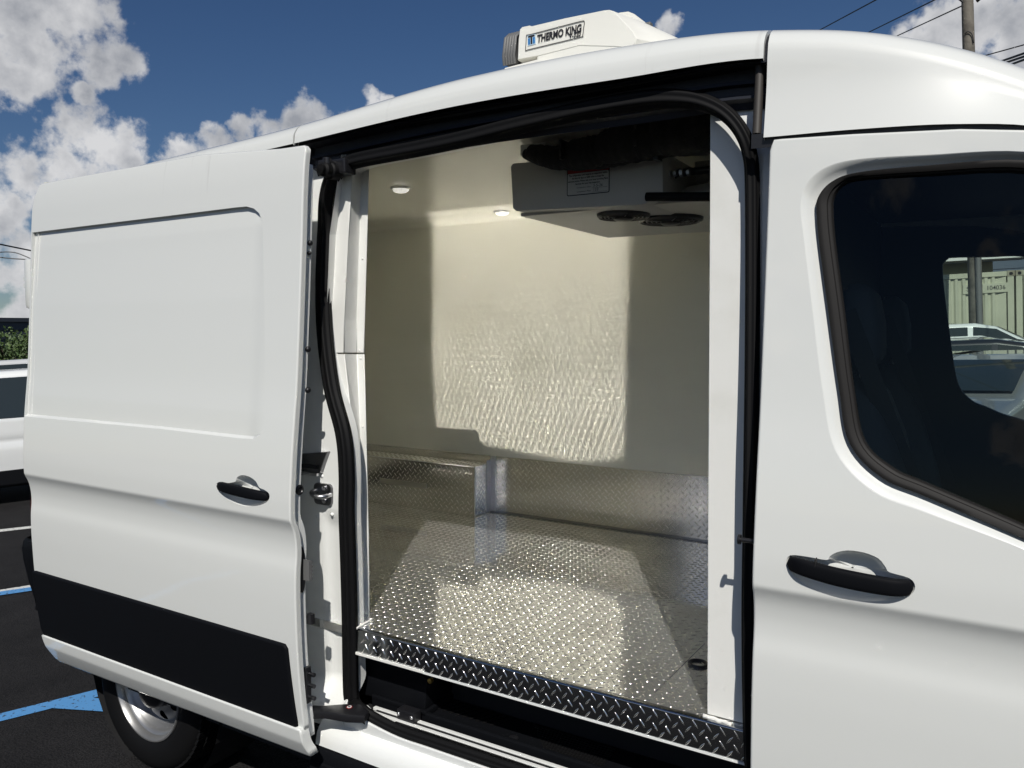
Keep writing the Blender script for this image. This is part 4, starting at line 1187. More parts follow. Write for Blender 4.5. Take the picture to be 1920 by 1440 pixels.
skin('outer_skin', [(-.44, .5), (-.44, 2.36), (.2, 2.32), (.58, 2.0), (.78, 1.6), (.80, .5)], lambda x, z: FY + .06 + 0 * x, PAINT, far, holes=[offset(fwl, .02)], dx=.2, dz=.1, hem=0, flip=-1)


def seat(xo, yo):
    s = empty('seat', (xo, yo, 0), 0, van)
    def pad(n, secs, m_=SEATM):
        g = MB(); g.loft([[(x + dx * math.copysign(abs(math.cos(a)) ** .55, math.cos(a)), hw * math.copysign(abs(math.sin(a)) ** .55, math.sin(a)), z) for a in np.linspace(0, 2 * math.pi, 25)[:-1]] for x, z, dx, hw in secs])
        g.f += [tuple(range(24)), tuple(len(g.v) - 24 + q for q in range(24))]
        return g.build(n, m_, s, smooth=True, angle=60)
    pad('backrest', [(.02, 1.08, .07, .22), (-.01, 1.2, .085, .245), (-.05, 1.4, .085, .25), (-.09, 1.6, .075, .235), (-.12, 1.72, .06, .19), (-.13, 1.77, .03, .14)])
    pad('headrest', [(-.125, 1.795, .03, .07), (-.12, 1.83, .05, .115), (-.125, 1.92, .052, .125), (-.135, 2.0, .045, .115), (-.14, 2.03, .02, .08)])
    g = MB()
    for dy in (-.05, .05): g.tube([(-.13, dy, 1.72), (-.125, dy, 1.83)], .007, seg=8)
    g.build('headrest_post', STEEL, s, smooth=True)
    g = MB(); g.box(-.06, .46, -.25, .25, .95, 1.10); g.build('seat_cushion', SEATM, s, bevel=.04, smooth=True, angle=50)
    g = MB(); g.box(-.05, .40, -.20, .20, .55, .95); g.build('seat_base', VOID, s)
    g = MB(); g.tube([(-.14, -.25, 1.95), (-.02, -.15, 1.60), (.14, .14, 1.12)], .012, seg=6, sec=[(2, .1), (-2, .1), (-2, -.1), (2, -.1)]); g.build('seat_belt', mat('belt_webbing', (.045, .047, .05), .8), s)
    return s
seat(-.165, .56); seat(-.165, 1.48)
g = MB(); g.prism([(.42, .7), (.36, 1.30), (.45, 1.43), (.80, 1.47), (1.0, 1.40), (1.0, .7)], .14, 1.92, 'y'); g.build('dashboard', CABIN, van, bevel=.03, smooth=True, angle=40)
g = MB(); g.tube([(.26 + .17 * math.cos(t) * .42, 1.45 + .18 * math.sin(t), 1.40 + .17 * math.cos(t)) for t in np.linspace(0, 2 * math.pi, 33)[:-1]], .014, seg=8, closed=True); g.build('steering_wheel', BLACKS, van, smooth=True)
g = MB(); g.add([(.22, .34, 2.34), (.22, 1.74, 2.34), (1.02, 1.86, 1.50), (1.02, .22, 1.50)], [(0, 1, 2, 3)]); g.build('windscreen', GLASS, van)
for y in (.19, 1.87):
    g = MB(); g.tube([(.20, y + (.10 if y < 1 else -.10), 2.36), (.62, y, 1.94), (1.04, y, 1.50)], .045, seg=8); g.build('windscreen_pillar', PAINT, van, smooth=True)
hood = [(.98, 1.55, .0), (1.25, 1.40, .03), (1.50, 1.26, .07), (1.64, 1.12, .14), (1.70, .90, .20), (1.70, .45, .22)]
g = MB(); g.loft([[(x, yy, z) for yy in (.05 + s, .12 + s, 1.94 - s, 2.01 - s)] for x, z, s in hood], closed=False); g.build('bonnet', PAINT, van, smooth=True, angle=50)
fo = [(.83, .50), (.83, 1.58), (.98, 1.55), (1.25, 1.40), (1.50, 1.26), (1.64, 1.10), (1.68, .50), (1.20, .50)] + [(.72 + .44 * math.cos(t), .52 + .44 * math.sin(t)) for t in np.linspace(.1, 1.25, 8)]
skin('front_wing', fo, lambda x, z: B(z) + .06 * np.clip(np.asarray(x, float) - 1.0, 0, 1) ** 1.5, PAINT, van, hem=.005, depth=.03, dx=.06, dz=.03)
g = MB(); g.box(1.62, 1.74, .20, 1.86, .30, .62); g.build('front_bumper', BLACKP, van, bevel=.04, smooth=True, angle=40)

# far side and tail of the body
g = MB(); g.box(XR, -.42, WALLY + .10, 2.06, .46, 2.50); g.build('far_side', PAINT, van)

# ---- refrigeration unit on the roof
UY0, UY1 = .60, 1.46
side = [(969, 112), (970.5, 74), (973, 55), (977, 50.6), (991, 47.6), (995, 49), (1060, 33.5), (1135, 18.2), (1143, 17.5), (1151, 20), (1188, 58), (1196, 72), (1193, 82), (1185, 88), (1087, 85), (1008, 105)]
S2 = [(lambda p: (p.x, p.z))(onY(u, v, UY0)) for u, v in side]
fx0 = max(p[0] for p in S2); cxm = sum(p[0] for p in S2) / len(S2); czm = sum(p[1] for p in S2) / len(S2)
g = MB(); L = []
for y, s, nose in ((UY0, .972, 0), (UY0 + .003, .988, 0), (UY0 + .012, 1, .0), (UY0 + .06, 1, .045), (UY0 + .13, 1, .11), (UY0 + .24, 1, .16), (UY0 + .60, 1, .16), (UY1 - .13, 1, .11), (UY1 - .03, 1, .02), (UY1, .985, 0)):
    L.append([(cxm + (a - cxm) * s + nose * float(sstep(a, -1.16, fx0)), y, czm + (b - czm) * s - nose * .10 * float(sstep(a, -1.10, fx0))) for a, b in S2])
g.loft(L); n = len(S2); g.f += [tuple(range(n)), tuple(len(g.v) - n + q for q in range(n))]
ru = g.build('refrigeration_unit', UNITW, van, smooth=True, angle=28)
base = [(lambda p: (p.x, p.z))(onY(u, v, UY0 + .015)) for u, v in ((1010, 110), (1010, 102), (1087, 84), (1190, 84), (1225, 92), (1225, 150), (1010, 160))]
g = MB(); g.prism(base, UY0 + .002, UY1 - .02, 'y'); g.build('unit_base', UNITW, ru, bevel=.006)
pad = [(lambda p: (p.x, p.z))(onY(u, v, UY0 - .03)) for u, v in ((945, 130), (946, 127), (1008, 111), (1030, 112), (1030, 150), (945, 175))]
g = MB(); g.prism(pad, UY0 - .03, UY1, 'y'); g.build('mounting_pad', UNITW, ru, bevel=.004)
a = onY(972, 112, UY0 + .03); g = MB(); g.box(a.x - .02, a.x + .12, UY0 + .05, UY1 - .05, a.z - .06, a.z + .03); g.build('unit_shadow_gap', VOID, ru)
# rear grille: a row of grey hoops
for i in range(5):
    u = 949 + i * 4.8
    lo_, hi_ = onY(u - 2, 124 - i * 1.0, UY0 + .02), onY(u + 2, 64 - i * 1.2, UY0 + .02)
    g = MB(); q = .022
    g.tube([(lo_.x, UY0 + .015, lo_.z), (lo_.x + .002, UY0 + .006, lo_.z + .03), (hi_.x, UY0 + .008, hi_.z - .02), (hi_.x + .004, UY0 + .03, hi_.z), (hi_.x + .004, UY1 - .03, hi_.z), (hi_.x, UY1 - .008, hi_.z - .02), (lo_.x, UY1 - .01, lo_.z)], .0062, seg=6)
    g.build('grille_hoop', GREYP, ru, smooth=True, angle=60)
a = onY(949, 124, UY0 + .03); b = onY(972, 66, UY0 + .03); g = MB(); g.box(a.x + .004, b.x, UY0 + .02, UY1 - .02, a.z, b.z - .006); g.build('grille_core', mat('grille_dark', (.05, .05, .05), .7), ru)
# middle hump with louvres
hump = [(lambda p: (p.x, p.z))(onY(u, v, .82)) for u, v in ((1100, 40), (1165, 25), (1181, 23), (1191, 27), (1216, 46), (1247, 65), (1270, 80), (1262, 95), (1150, 110))]
g = MB(); hx = sum(p[0] for p in hump) / len(hump); hz = sum(p[1] for p in hump) / len(hump)
g.loft([[(hx + (a - hx) * s, y, hz + (b - hz) * s) for a, b in hump] for y, s in ((.80, .93), (.815, .98), (.84, 1), (1.22, 1), (1.245, .98), (1.26, .93))])
n = len(hump); g.f += [tuple(range(n)), tuple(len(g.v) - n + q for q in range(n))]
g.build('front_hump', UNITW, ru, smooth=True, angle=30)
for (u0, v0, u1, v1) in ((1205, 56, 1222, 68), (1212, 66, 1232, 77)):
    a, b = onY(u0, v0, .86), onY(u1, v1, .80); g = MB(); g.box(min(a.x, b.x), max(a.x, b.x), .785, .812, b.z + .004, a.z - .006); g.build('louvre', GREYP, ru, bevel=.003)
# maker's plate: border, emblem and lettering on the near side
DY = UY0 - .0022
bpl = [(lambda p: (p.x, p.z))(onY(u, v, DY)) for u, v in ((985.3, 94.5), (987.2, 66.5), (1093.5, 38.8), (1095.5, 41), (1092.5, 67), (1091, 69))]
bo = catmull([bpl[0], ((bpl[0][0] + bpl[1][0]) / 2, (bpl[0][1] + bpl[1][1]) / 2), bpl[1]] + [((bpl[1][0] * (1 - t) + bpl[2][0] * t), (bpl[1][1] * (1 - t) + bpl[2][1] * t)) for t in (.06, .5, .95)] + [bpl[3], ((bpl[3][0] + bpl[4][0]) / 2, (bpl[3][1] + bpl[4][1]) / 2), bpl[4]] + [((bpl[5][0] * (1 - t) + bpl[0][0] * t), (bpl[5][1] * (1 - t) + bpl[0][1] * t)) for t in (.02, .5, .95)], 3)
g = MB(); g.tube([(a, DY, b) for a, b in bo], .0013, seg=5, closed=True); g.build('plate_border', INK, ru)
A_, B_ = onY(1007, 74, DY), onY(1090, 53, DY)
tilt = math.atan2(B_.z - A_.z, B_.x - A_.x)
wtx = (B_ - A_).length
t1 = text('lettering', 'THERMO KING', .036, tuple((A_ + B_) / 2), INK, ru, rot=(math.pi / 2, -tilt, 0), bold=.0011, shear=.12, ext=.0008)
bpy.context.view_layer.update(); t1.scale.x = wtx / max(.01, t1.dimensions.x)
A2, B2 = onY(1067, 69.5, DY), onY(1089, 62, DY)
t2 = text('lettering', 'V-320', .023, tuple((A2 + B2) / 2), INK, ru, rot=(math.pi / 2, -tilt, 0), bold=.0003, ext=.0008)
bpy.context.view_layer.update(); t2.scale.x = (B2 - A2).length / max(.01, t2.dimensions.x)
e0 = onY(996.5, 74, DY)
ex = Vector((math.cos(tilt), 0, math.sin(tilt))); ez = Vector((-math.sin(tilt), 0, math.cos(tilt)))
def emb(x0, x1, z0, z1, m_, n_, dy):
    g = MB(); c = [e0 + ex * x + ez * z for x, z in ((x0, z0), (x1, z0), (x1, z1), (x0, z1))]
    g.add([(p.x, DY + dy, p.z) for p in c] + [(p.x, DY + .0025, p.z) for p in c], [(0, 1, 2, 3), (0, 4, 5, 1), (1, 5, 6, 2), (2, 6, 7, 3), (3, 7, 4, 0)]); g.build(n_, m_, ru)
emb(-.016, .016, -.019, .019, mat('pale_blue_ink', (.45, .58, .68), .5), 'emblem', .0)
emb(-.014, -.0055, -.016, .006, BLUEINK, 'emblem', -.0004); emb(.0055, .014, -.016, .006, BLUEINK, 'emblem', -.0004)
emb(-.013, .013, .008, .015, INK, 'emblem', -.0006); emb(-.0035, .0035, -.016, .010, INK, 'emblem', -.0007)

# ================================================================== THINGS AROUND THE VAN (level world)
CARW = mat('car_white', (.74, .75, .74), .3, coat=1.0)
CARS = mat('car_silver', (.34, .36, .37), .32, .55, coat=1.0)
CARD = mat('car_dark', (.012, .014, .018), .25, coat=1.0)
CARG = mat('car_grey', (.50, .51, .52), .3, coat=1.0)
LAMPG = mat('lamp_glass', (.55, .56, .57), .1, coat=1.0)

SUV = dict(L=4.55, H=1.68, W=1.84,
           top=[(2.20, .40), (2.24, .62), (2.18, .84), (1.95, .98), (1.10, 1.12), (.42, 1.58), (.10, 1.66), (-1.30, 1.66), (-1.72, 1.60), (-2.12, 1.12), (-2.22, .98), (-2.24, .60), (-2.18, .40)],
           belt=1.06, wx=(1.36, -1.36), win=[[(1.00, 1.10), (.40, 1.52), (.06, 1.575), (.02, 1.08)], [(-.06, 1.08), (-.03, 1.575), (-.92, 1.575), (-.98, 1.09)], [(-1.06, 1.10), (-1.00, 1.57), (-1.45, 1.55), (-1.80, 1.16)]])
SEDAN = dict(L=4.7, H=1.45, W=1.82,
             top=[(2.26, .36), (2.30, .56), (2.22, .74), (1.90, .88), (1.05, .99), (.30, 1.36), (.0, 1.42), (-.70, 1.42), (-1.10, 1.36), (-1.72, 1.06), (-2.18, 1.02), (-2.28, .80), (-2.28, .50), (-2.22, .36)],
             belt=.95, wx=(1.40, -1.38), win=[[(.94, .99), (.26, 1.31), (.02, 1.35), (-.02, .975)], [(-.10, .975), (-.06, 1.35), (-.70, 1.345), (-1.06, 1.24), (-1.20, 1.0)]])


def car(name, label, cat, spec, paint, loc, rz, group=None, rails=False, mirror=True):
    c = empty(name, loc, rz); tag(c, label, cat, group)
    W, top, belt = spec['W'] / 2, spec['top'], spec['belt']; h = .07
    arch = []
    for wx in sorted(spec['wx']):
        arch += [(wx + .37 * math.cos(t), .33 + .37 * math.sin(t)) for t in np.linspace(math.pi - .1, .1, 12)]
    zb = top[0][1] - .10
    outl = [(top[-1][0] + .02, zb)] + arch + [(top[0][0] - .02, zb)] + top
    outl = offset(resample(outl, .09), -h * .95)
    def Yb(s):
        def f(x, z):
            x, z = np.asarray(x, float), np.asarray(z, float)
            w = W - .035 * sstep(z, .72, .30) - .30 * np.clip(z - belt, 0, 2) + .0 * x
            w = w - .015 * np.exp(-((z - .80) / .05) ** 2) - .16 * sstep(np.abs(x), 1.5, 2.4)
            return -w if s > 0 else w
        return f
    body = skin('body', outl, Yb(1), paint, c, hem=h, depth=W - h, dx=.16, dz=.05, step=.08)
    skin('body', outl, Yb(-1), paint, c, hem=h, depth=W - h, dx=.16, dz=.05, step=.08, flip=-1)
    for s in (1, -1):
        for w in spec['win']:
            skin('side_window', w, lambda x, z, s=s: Yb(s)(x, z) - s * .006, CARGLASS, c, hem=.004, depth=.01, dx=.3, dz=.1, step=.08, flip=s)
        for x in (.12, -.92):
            g = MB(); y = float(Yb(s)(x, belt - .14)); g.box(x - .10, x + .09, min(y - s * .03, y), max(y - s * .03, y), belt - .155, belt - .125); g.build('door_handle', paint, c, bevel=.01, smooth=True, angle=40)
        g = MB(); y0 = float(Yb(s)(0, .35)); g.box(spec['wx'][1] + .42, spec['wx'][0] - .42, min(y0 - s * .012, y0 + s * .1), max(y0 - s * .012, y0 + s * .1), zb - .05, zb + .14); g.build('side_skirt', BLACKP, c, bevel=.015)
        for x in (.03, -1.02):
            g = MB(); g.tube([(x, float(Yb(s)(x, z)) - s * .0008, z) for z in np.linspace(zb + .16, belt + .02, 6)], .0035, seg=5); g.build('door_joint', VOID, c)
        if mirror:
            g = MB(); x = spec['win'][0][0][0] - .12; y = float(Yb(s)(x, belt + .06)); g.box(x - .08, x + .06, min(y - s * .22, y - s * .02), max(y - s * .22, y - s * .02), belt + .02, belt + .16); g.build('door_mirror', paint, c, bevel=.03, smooth=True, angle=40)
        for wx in spec['wx']:
            g = MB(); y = s * -(W - .03); d = s * .20
            w = empty('wheel', (wx, y, .33), 0, c)
            g.lathe([(.20, 0), (.22, -.012 * s), (.30, -.014 * s), (.325, .02 * s), (.33, .06 * s), (.33, d - .03 * s), (.30, d), (.20, d)], (0, 0, 0), 'y', 28); g.build('tyre', RUBBER, w, smooth=True, angle=40)
            g = MB(); g.lathe([(.205, -.004 * s), (.19, .01 * s), (.06, .02 * s), (.04, .0), (.001, .0)], (0, 0, 0), 'y', 24); g.build('rim', RIM, w, smooth=True, angle=40)
        x = top[1][0]; g = MB(); g.box(x - .30, x - .06, min(s * -.80, s * -.48), max(s * -.80, s * -.48), .66, .78); g.build('headlight', LAMPG, c, bevel=.03, smooth=True, angle=40)
        x = top[-2][0]; g = MB(); g.box(x - .012, x + .16, min(s * -.82, s * -.52), max(s * -.82, s * -.52), .82, .98); g.build('tail_light', REDL, c, bevel=.03, smooth=True, angle=40)
    def cross(n, a, b, m_):
        a, b = Vector((a[0], 0, a[1])), Vector((b[0], 0, b[1])); nn = Vector((-(b - a).z, 0, (b - a).x)).normalized()
        if nn.z < 0: nn = -nn
        a, b = a.lerp(b, .06), a.lerp(b, .92); g = MB(); wa, wb_ = W - .30 * max(0, a.z - belt) - .09, W - .30 * max(0, b.z - belt) - .09; L = []
        for p, w in ((a, wa), (a.lerp(b, .5) + nn * .010, (wa + wb_) / 2), (b, wb_)):
            L.append([(p.x + nn.x * .040 + (abs(t) ** 2) * -.03 * (1 if p.x > 0 else -1), w * t, p.z + nn.z * .040) for t in (-1, -.6, -.2, .2, .6, 1)])
        g.loft(L, closed=False); return g.build(n, m_, c, smooth=True)
    i = [k for k, p in enumerate(top) if p[1] > belt + .02]
    cross('windscreen', (top[i[0]] if top[i[0]][1] < belt + .1 else top[i[0] - 1]), top[i[0] + 1] if top[i[0]][1] < belt + .1 else top[i[0]], CARGLASS)
    cross('rear_window', top[i[-1]], top[i[-1] - 1], CARGLASS)
    g = MB(); g.box(top[0][0] - .08, top[0][0] + .03, -.5, .5, .42, .60); g.build('grille', BLACKS, c, bevel=.01)
    g = MB(); g.box(-1.9, 1.9, -.7, .7, .20, .32); g.build('underbody', VOID, c)
    if rails:
        for s in (1, -1):
            g = MB(); g.tube([(x, s * .58, spec['H'] + z) for x, z in ((.2, .0), (.1, .045), (-1.3, .045), (-1.45, -.02))], .016, seg=8); g.build('roof_rail', BLACKS, c, smooth=True)
    return c


H60 = math.atan2(.86, .5)
hx, hy = math.cos(H60), math.sin(H60)
p = wD(14, 800, 9.6)
car('parked_suv', 'white sport utility car behind the rear of the van, seen at the left edge', 'car', SUV, CARW, (p.x - hy * .92 + hx * .55, p.y + hx * -.0 + .46 + hy * .55, 0), H60, 'cars parked in the lot', rails=False)
p = wD(10, 690, 16.5)
car('parked_minivan', 'pale grey high-roofed car under the tree, behind the white car at the left edge', 'car', dict(SUV, H=1.82, top=[(a, b * 1.075 if b > 1 else b) for a, b in SUV['top']], win=[[(a, b * 1.07) for a, b in w] for w in SUV['win']]), CARG, (p.x - .4, p.y + .9, 0), H60, 'cars parked in the lot')
LOW = dict(SEDAN, H=1.40, belt=1.05, top=[(2.26, .36), (2.30, .60), (2.22, .82), (1.90, .97), (1.05, 1.085), (.30, 1.335), (.0, 1.375), (-.70, 1.375), (-1.10, 1.33), (-1.72, 1.12), (-2.18, 1.07), (-2.28, .84), (-2.28, .50), (-2.22, .36)],
           win=[[(.94, 1.08), (.26, 1.285), (.02, 1.315), (-.02, 1.07)], [(-.10, 1.07), (-.06, 1.315), (-.70, 1.31), (-1.06, 1.23), (-1.20, 1.09)]])
sil = car('parked_sedan', 'silver sedan with two small stickers low on its windscreen, seen through the cab windows', 'car', LOW, CARS, (-.17, 6.78, -.035), math.radians(-108), 'cars parked in the lot')
for y0, y1 in ((.34, .20), (.17, .08)):               # registration stickers at the foot of the windscreen
    a, b = Vector((1.05, 0, 1.085)), Vector((.30, 0, 1.335)); t = (b - a).normalized(); n_ = Vector((-t.z, 0, t.x)); n_ = n_ if n_.z > 0 else -n_
    q = a.lerp(b, .17) + n_ * .052; g = MB()
    g.add([tuple(q + Vector((0, y0, 0))), tuple(q + Vector((0, y1, 0))), tuple(q + t * .055 + Vector((0, y1, 0))), tuple(q + t * .055 + Vector((0, y0, 0)))], [(0, 1, 2, 3)])
    g.build('windscreen_sticker', mat('sticker_white', (.70, .74, .70), .5), sil)
car('parked_estate', 'black low car with its side to us, between the silver sedan and the white car', 'car', dict(SEDAN, top=[(a, b * .96) for a, b in SEDAN['top']], win=[[(a, b * .96) for a, b in w] for w in SEDAN['win']], belt=.92), CARD, (.15, 10.5, 0), .10, 'cars parked in the lot')
car('parked_hatchback', 'white car with its roof just showing below the shipping container', 'car', dict(SUV, top=[(a, b * .89 if b > 1 else b) for a, b in SUV['top']], win=[[(a, b * .90) for a, b in w] for w in SUV['win']], belt=.98, H=1.48), CARW, (-.35, 14.2, .02), .30, 'cars parked in the lot')


# ---- shipping containers
CONT = mat('container_paint', (.47, .47, .36), .55, var=(1.6, (.38, .38, .29), .45, .75))
CONTD = mat('container_rust', (.16, .13, .09), .7, var=(3, (.30, .29, .22), .4, .6))


def container(label, corner, d, L, marks=None):
    """its long side runs from corner (lower right as seen) back along -d"""
    rz = math.atan2(d.y, d.x); c = empty('shipping_container', (corner.x, corner.y, 0), rz); tag(c, label, 'container', 'shipping containers in the yard')
    H, Wd = 2.47, 2.4
    pitch = .148; n = int((L - .30) / pitch); sec = []
    for i in range(n):
        x = -L + .16 + i * pitch
        sec += [(x, .0), (x + .050, .0), (x + .074, .032), (x + .124, .032)]
    sec += [(-.15, 0)]
    g = MB(); g.loft([[(x, y + .012, z) for x, y in sec] for z in (.16, H - .11)], closed=False); g.build('corrugated_side', CONT, c)
    for z0, z1 in ((.0, .16), (H - .11, H)):
        g = MB(); g.box(-L + .12, -.12, 0, .10, z0 + .006, z1 - .006); g.build('side_rail', CONT, c)
    for x in (-L, -.13):
        g = MB(); g.box(x, x + .13, -.004, .15, .11, H - .11); g.build('corner_post', CONT, c, bevel=.01)
        for z in (0, H - .11):
            g = MB(); g.box(x - .01, x + .15, -.012, .16, z - .004, z + .112); cc = g.build('corner_casting', CONTD, c, bevel=.008)
            g = MB(); g.prism(roundrect(x + .03, x + .10, z + .02, z + .08, .02), -.016, -.010, 'y'); g.build('casting_hole', VOID, cc)
    g = MB(); g.box(-L + .02, -.02, .10, Wd, .02, H - .03); g.build('shell', CONT, c)
    if marks:
        g = MB(); g.box(x2_ - .10, x1_ + .34, -.001, .05, 2.04, 2.23); g.build('marking_panel', CONT, c)
        for s, xx in marks:
            text('lettering', s, .128, (xx, -.002, 2.135), INK, c, bold=.001, ext=.0008)
    return c


Cc = wD(1901, 507, 16.0); Cc.z = 0
dd = Vector((.885, .466, 0)).normalized()
x1_ = -(wD(1868, 540, 16) - wD(1901, 540, 16)).length; x2_ = -(wD(1817, 540, 16) - wD(1901, 540, 16)).length
container('long cream shipping container numbered 104036, seen through the cab windows', Cc, dd, 6.06, (('104036', x1_), ('S', x2_)))
container('cream shipping container next to the numbered one, at its right-hand end', Cc + dd * 6.10, dd, 6.06)

# ---- buildings beyond
def building(name, label, o, d, L, Dp, H, m_, extras):
    c = empty(name, (o.x, o.y, 0), math.atan2(d.y, d.x)); tag(c, label, 'building')
    g = MB(); g.box(0, L, 0, Dp, -.02, H); g.build('wall', m_, c)
    extras(c, L, Dp, H); return c


YEL = mat('yellow_render', (.62, .58, .38), .8, var=(.8, (.44, .41, .27), .4, .7))
BLU = mat('blue_cladding', (.09, .115, .155), .6)
DKG = mat('dark_cladding', (.060, .068, .080), .6)
WHT = mat('white_fascia', (.70, .70, .66), .6)
o1 = wD(1690, 520, 26); o1.z = 0
top1 = wD(1800, 497, 26).z
def ex1_(c, L, Dp, H):
    zc = wD(1800, 489, 24.5).z
    for k, z in enumerate((zc, zc + .17)):
        g = MB(); g.box(-.4, L + .9 - k * .5, -1.6, .0, z, z + .09); g.build('canopy_board', WHT, c)
    g = MB(); g.box(-.4, L + .6, -1.5, -.05, zc + .10, zc + .16); g.build('canopy_void', DKG, c)
    for x in (.8, 2.0):
        g = MB(); g.box(x, x + .7, -.03, .02, 1.1, 2.2); w = g.build('window', CARGLASS, c)
        g = MB(); g.box(x - .06, x + .76, -.05, .0, 1.02, 1.10); g.build('sill', WHT, w)
building('yellow_building', 'yellow walled building with a white edged canopy behind the container', o1, Vector((.857, .515, 0)), 3.05, 8, top1 + .5, YEL, ex1_)
o2 = wD(1840, 520, 34); o2.z = 0
def ex2_(c, L, Dp, H):
    for k in range(9):
        g = MB(); g.box(0, L, -.03, .0, .05 + k * H / 9, (k + 1) * H / 9); g.build('panel', BLU, c)
building('blue_building', 'blue grey metal building to the right of the yellow one', o2, Vector((.857, .515, 0)), 9, 8, wD(1880, 466, 34).z, BLU, ex2_)
a, b = wD(-160, 640, 62), wD(60, 640, 74)
d_ = Vector((b.x - a.x, b.y - a.y, 0)); L_ = d_.length; d_.normalize()
HB = wD(16, 591, 67).z
def ex3_(c, L, Dp, H):
    for k in range(6):
        g = MB(); g.box(0, L, -.08, .0, .1 + k * H / 6, (k + 1) * H / 6 - .05); g.build('panel', DKG, c)
    g = MB(); g.box(-.2, L + .2, -.25, .3, H - .02, H + .35); g.build('parapet', DKG, c)
building('grey_building', 'dark grey panelled building behind the tree at the left edge', a, d_, L_ + 14, 20, HB - .35, DKG, ex3_)

# ---- tree at the left edge
LEAF = mat('leaves', (.045, .085, .022), .6, var=(2.2, (.085, .13, .035), .4, .65))
BARK = mat('bark', (.07, .055, .04), .9)


def tree(label, pos, h, r, n, seed):
    rr = random.Random(seed); c = empty('tree', pos); tag(c, label, 'tree', 'trees along the lot')
    g = MB(); g.tube([(0, 0, 0), (.05, .03, h * .25), (-.04, .05, h * .55), (.02, 0, h * .8)], [.20, .15, .10, .04], seg=10)
    for k in range(7):
        t = rr.uniform(0, 6.28); g.tube([(0, 0, h * (.28 + .06 * k)), (math.cos(t) * r * .35, math.sin(t) * r * .35, h * (.38 + .06 * k)), (math.cos(t) * r * .75, math.sin(t) * r * .75, h * (.45 + .065 * k))], [.06, .04, .015], seg=6)
    g.build('trunk', BARK, c, smooth=True, angle=60)
    g = MB(); cl = [(rr.uniform(-1, 1) * r * .75, rr.uniform(-1, 1) * r * .75, h * rr.uniform(.25, .92), rr.uniform(.35, .75) * r * .55) for _ in range(34)]
    for i in range(n):
        cx_, cy_, cz_, cr = rr.choice(cl)
        v = Vector((rr.gauss(0, 1), rr.gauss(0, 1), rr.gauss(0, 1))).normalized() * cr * rr.uniform(.5, 1.05)
        q = Vector((cx_, cy_, cz_)) + v; a = Vector((rr.gauss(0, 1), rr.gauss(0, 1), rr.gauss(0, 1))).normalized(); b = a.orthogonal().normalized(); s = rr.uniform(.05, .11)
        g.add([q - a * s, q + b * s * .5, q + a * s, q - b * s * .5], [(0, 1, 2, 3)])
    o = g.build('crown', LEAF, c, fix=False); o['kind'] = 'stuff'
    return c


p = wD(4, 650, 38); zt = wD(10, 622, 38).z
tree('round leafy green tree below the grey building at the left edge', (p.x, p.y, 0), zt - .15, 2.3, 9000, 4)
p = wD(-70, 650, 40)
tree('leafy green tree standing to the left of the round one, partly out of view', (p.x, p.y, 0), zt + .4, 2.6, 7000, 9)

# ---- utility pole and overhead wires
WOOD = mat('pole_wood', (.16, .145, .12), .85, bump=(14, .5, .02), var=(5, (.09, .08, .066), .42, .66))
WIRE = mat('wire', (.012, .012, .014), .6)
P0, P1 = wD(1829, 560, 15), wD(1815, 45, 15)
t_ = (P1 - P0).normalized(); Pb = P0 - t_ * (P0.z / t_.z); Pt = P0 + t_ * ((9.4 - P0.z) / t_.z)
up_ = empty('utility_pole', Pb); tag(up_, 'weathered wooden utility pole with a grey conduit, rising behind the front roof of the van', 'utility pole')
pt = lambda P: P - Pb
g = MB(); g.tube([pt(Pb.lerp(Pt, k / 8)) for k in range(9)], [.128 - .004 * k for k in range(9)], seg=18); g.build('pole', WOOD, up_, smooth=True, angle=60)
off_ = Vector((.055, -.115, 0))
g = MB(); g.tube([pt(Pb) + off_, pt(P0) + off_, pt(Pb.lerp(Pt, .60)) + off_], .052, seg=12); g.build('conduit', GREYP, up_, smooth=True, angle=60)
q = wD(1816, 70, 15) - Pb + Vector((0, -.11, 0))
g = MB(); g.tube(catmull([tuple(q + Vector((-.06, 0, .05))), tuple(q + Vector((.0, -.02, .07))), tuple(q + Vector((.06, -.01, .0))), tuple(q + Vector((.085, 0, -.16)))], 5, False), .010, seg=8); g.build('cable_loop', WIRE, up_, smooth=True)
q = wD(1804, 3, 15) - Pb
g = MB(); g.tube([q + Vector((-.12, 0, .15)), q + Vector((.03, 0, -.03)), q + Vector((.06, -.02, -.2))], .022, seg=8); g.tube([q + Vector((.36, 0, .03)), q + Vector((.24, 0, -.06))], .03, seg=8); g.build('wire_bracket', WIRE, up_, smooth=True)
g = MB(); q = pt(Pt) - t_ * .6; g.box(q.x - 1.2, q.x + 1.2, q.y - .16, q.y - .06, q.z - .06, q.z + .06); g.build('crossarm', WOOD, up_, bevel=.008)


def wire(label, a, b, r, t0=0, t1=1, sag=0.0):
    A, Bq = wD(*a), wD(*b); P = [A + (Bq - A) * (t0 + (t1 - t0) * k / 12) + Vector((0, 0, -sag * 4 * (k / 12) * (1 - k / 12))) for k in range(13)]
    g = MB(); g.tube(P, r, seg=6); o = g.build('overhead_wire', WIRE, smooth=True)
    return tag(o, label, 'wire', 'overhead wires')


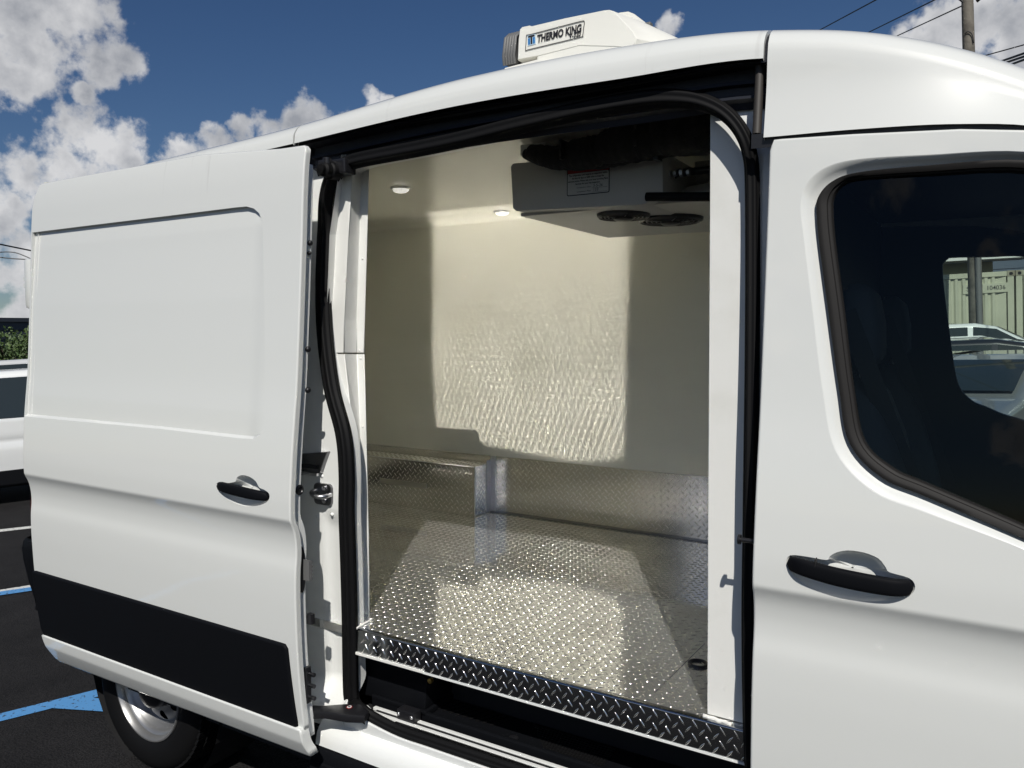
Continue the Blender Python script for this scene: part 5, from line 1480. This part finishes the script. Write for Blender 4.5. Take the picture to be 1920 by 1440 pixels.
wire('thin overhead wire crossing clear sky, the one farthest left of the utility pole', (1642, 0, 15), (1545, 52, 20), .013, -1.0, 5)
wire('thin overhead wire in the middle of the three left of the utility pole', (1752, 0, 15), (1640, 55, 20), .013, -1.0, 5)
wire('thin overhead wire that meets the utility pole from the left', (1806, 10, 15), (1687, 65, 20), .013, 0, 5)
wire('thin single overhead wire leaving the utility pole to the right, above the cables', (1826, 110, 15), (1920, 84, 13), .011, 0, 4)
wire('topmost of the three thick overhead cables right of the utility pole', (1874, 116, 14.5), (1920, 100, 13), .020, -.4, 4)
wire('middle one of the three thick overhead cables right of the utility pole', (1880, 119.5, 14.5), (1920, 106, 13), .020, -.4, 4)
wire('lowest of the three thick overhead cables right of the utility pole', (1890, 123, 14.5), (1920, 112, 13), .020, -.4, 4)
wire('overhead wire above the street lamp arm at the left edge', (0, 458, 30), (44, 467, 32), .030, -6, 5)

# ---- street lamp at the left edge
p = wD(-70, 640, 30)
sl = empty('street_lamp', (p.x, p.y, 0)); tag(sl, 'grey street lamp with a double curved arm, at the left edge', 'street lamp')
o_ = Vector((p.x, p.y, 0)); zt = wD(-70, 480, 30).z
g = MB(); g.tube([(0, 0, 0), (0, 0, zt * .5), (0, 0, zt + .1)], [.10, .085, .07], seg=12); g.build('pole', GREYP, sl, smooth=True, angle=60)
g = MB()
g.tube(catmull([tuple(wD(u, v, 30) - o_) for u, v in ((-70, 486), (-30, 476), (0, 473), (15, 472.3), (30, 474), (44, 479), (60, 486))], 4, False), .020, seg=8)
g.tube([wD(u, v, 30) - o_ for u, v in ((-70, 477), (0, 482.5), (25, 485), (60, 487))], .022, seg=8); g.build('arm', GREYP, sl, smooth=True)
q = wD(66, 487, 30) - o_
g = MB(); g.lathe([(.02, .08), (.12, .05), (.17, -.02), (.16, -.05), (.01, -.06)], q, 'z', 14); g.build('lamp_head', GREYP, sl, smooth=True, angle=40)

# ---- railing behind the viewer (it shows in the cab window)
RAILM = mat('railing_metal', (.30, .31, .32), .45, .6)
ra = empty('metal_railing', (1.5, -6.6, 0), 0); tag(ra, 'grey metal railing with upright bars, mirrored in the cab window', 'railing')
for z in (1.08, .93, .12):
    g = MB(); g.tube([(-7, 0, z), (0, 0, z), (7, 0, z)], .020, seg=8); g.build('rail', RAILM, ra, smooth=True)
g = MB(); g.box(-.03, .03, -.03, .03, 0, 1.1); post = g.build('post', RAILM, ra); post.location.x = -7
for k in range(1, 8):
    q = post.copy(); COL.objects.link(q); q.parent = ra; q.location.x = -7 + 2 * k
g = MB(); g.box(-.009, .009, -.009, .009, .12, .93); pk = g.build('picket', RAILM, ra); pk.location.x = -6.86
for k in range(1, 99):
    q = pk.copy(); COL.objects.link(q); q.parent = ra; q.location.x = -6.86 + .14 * k
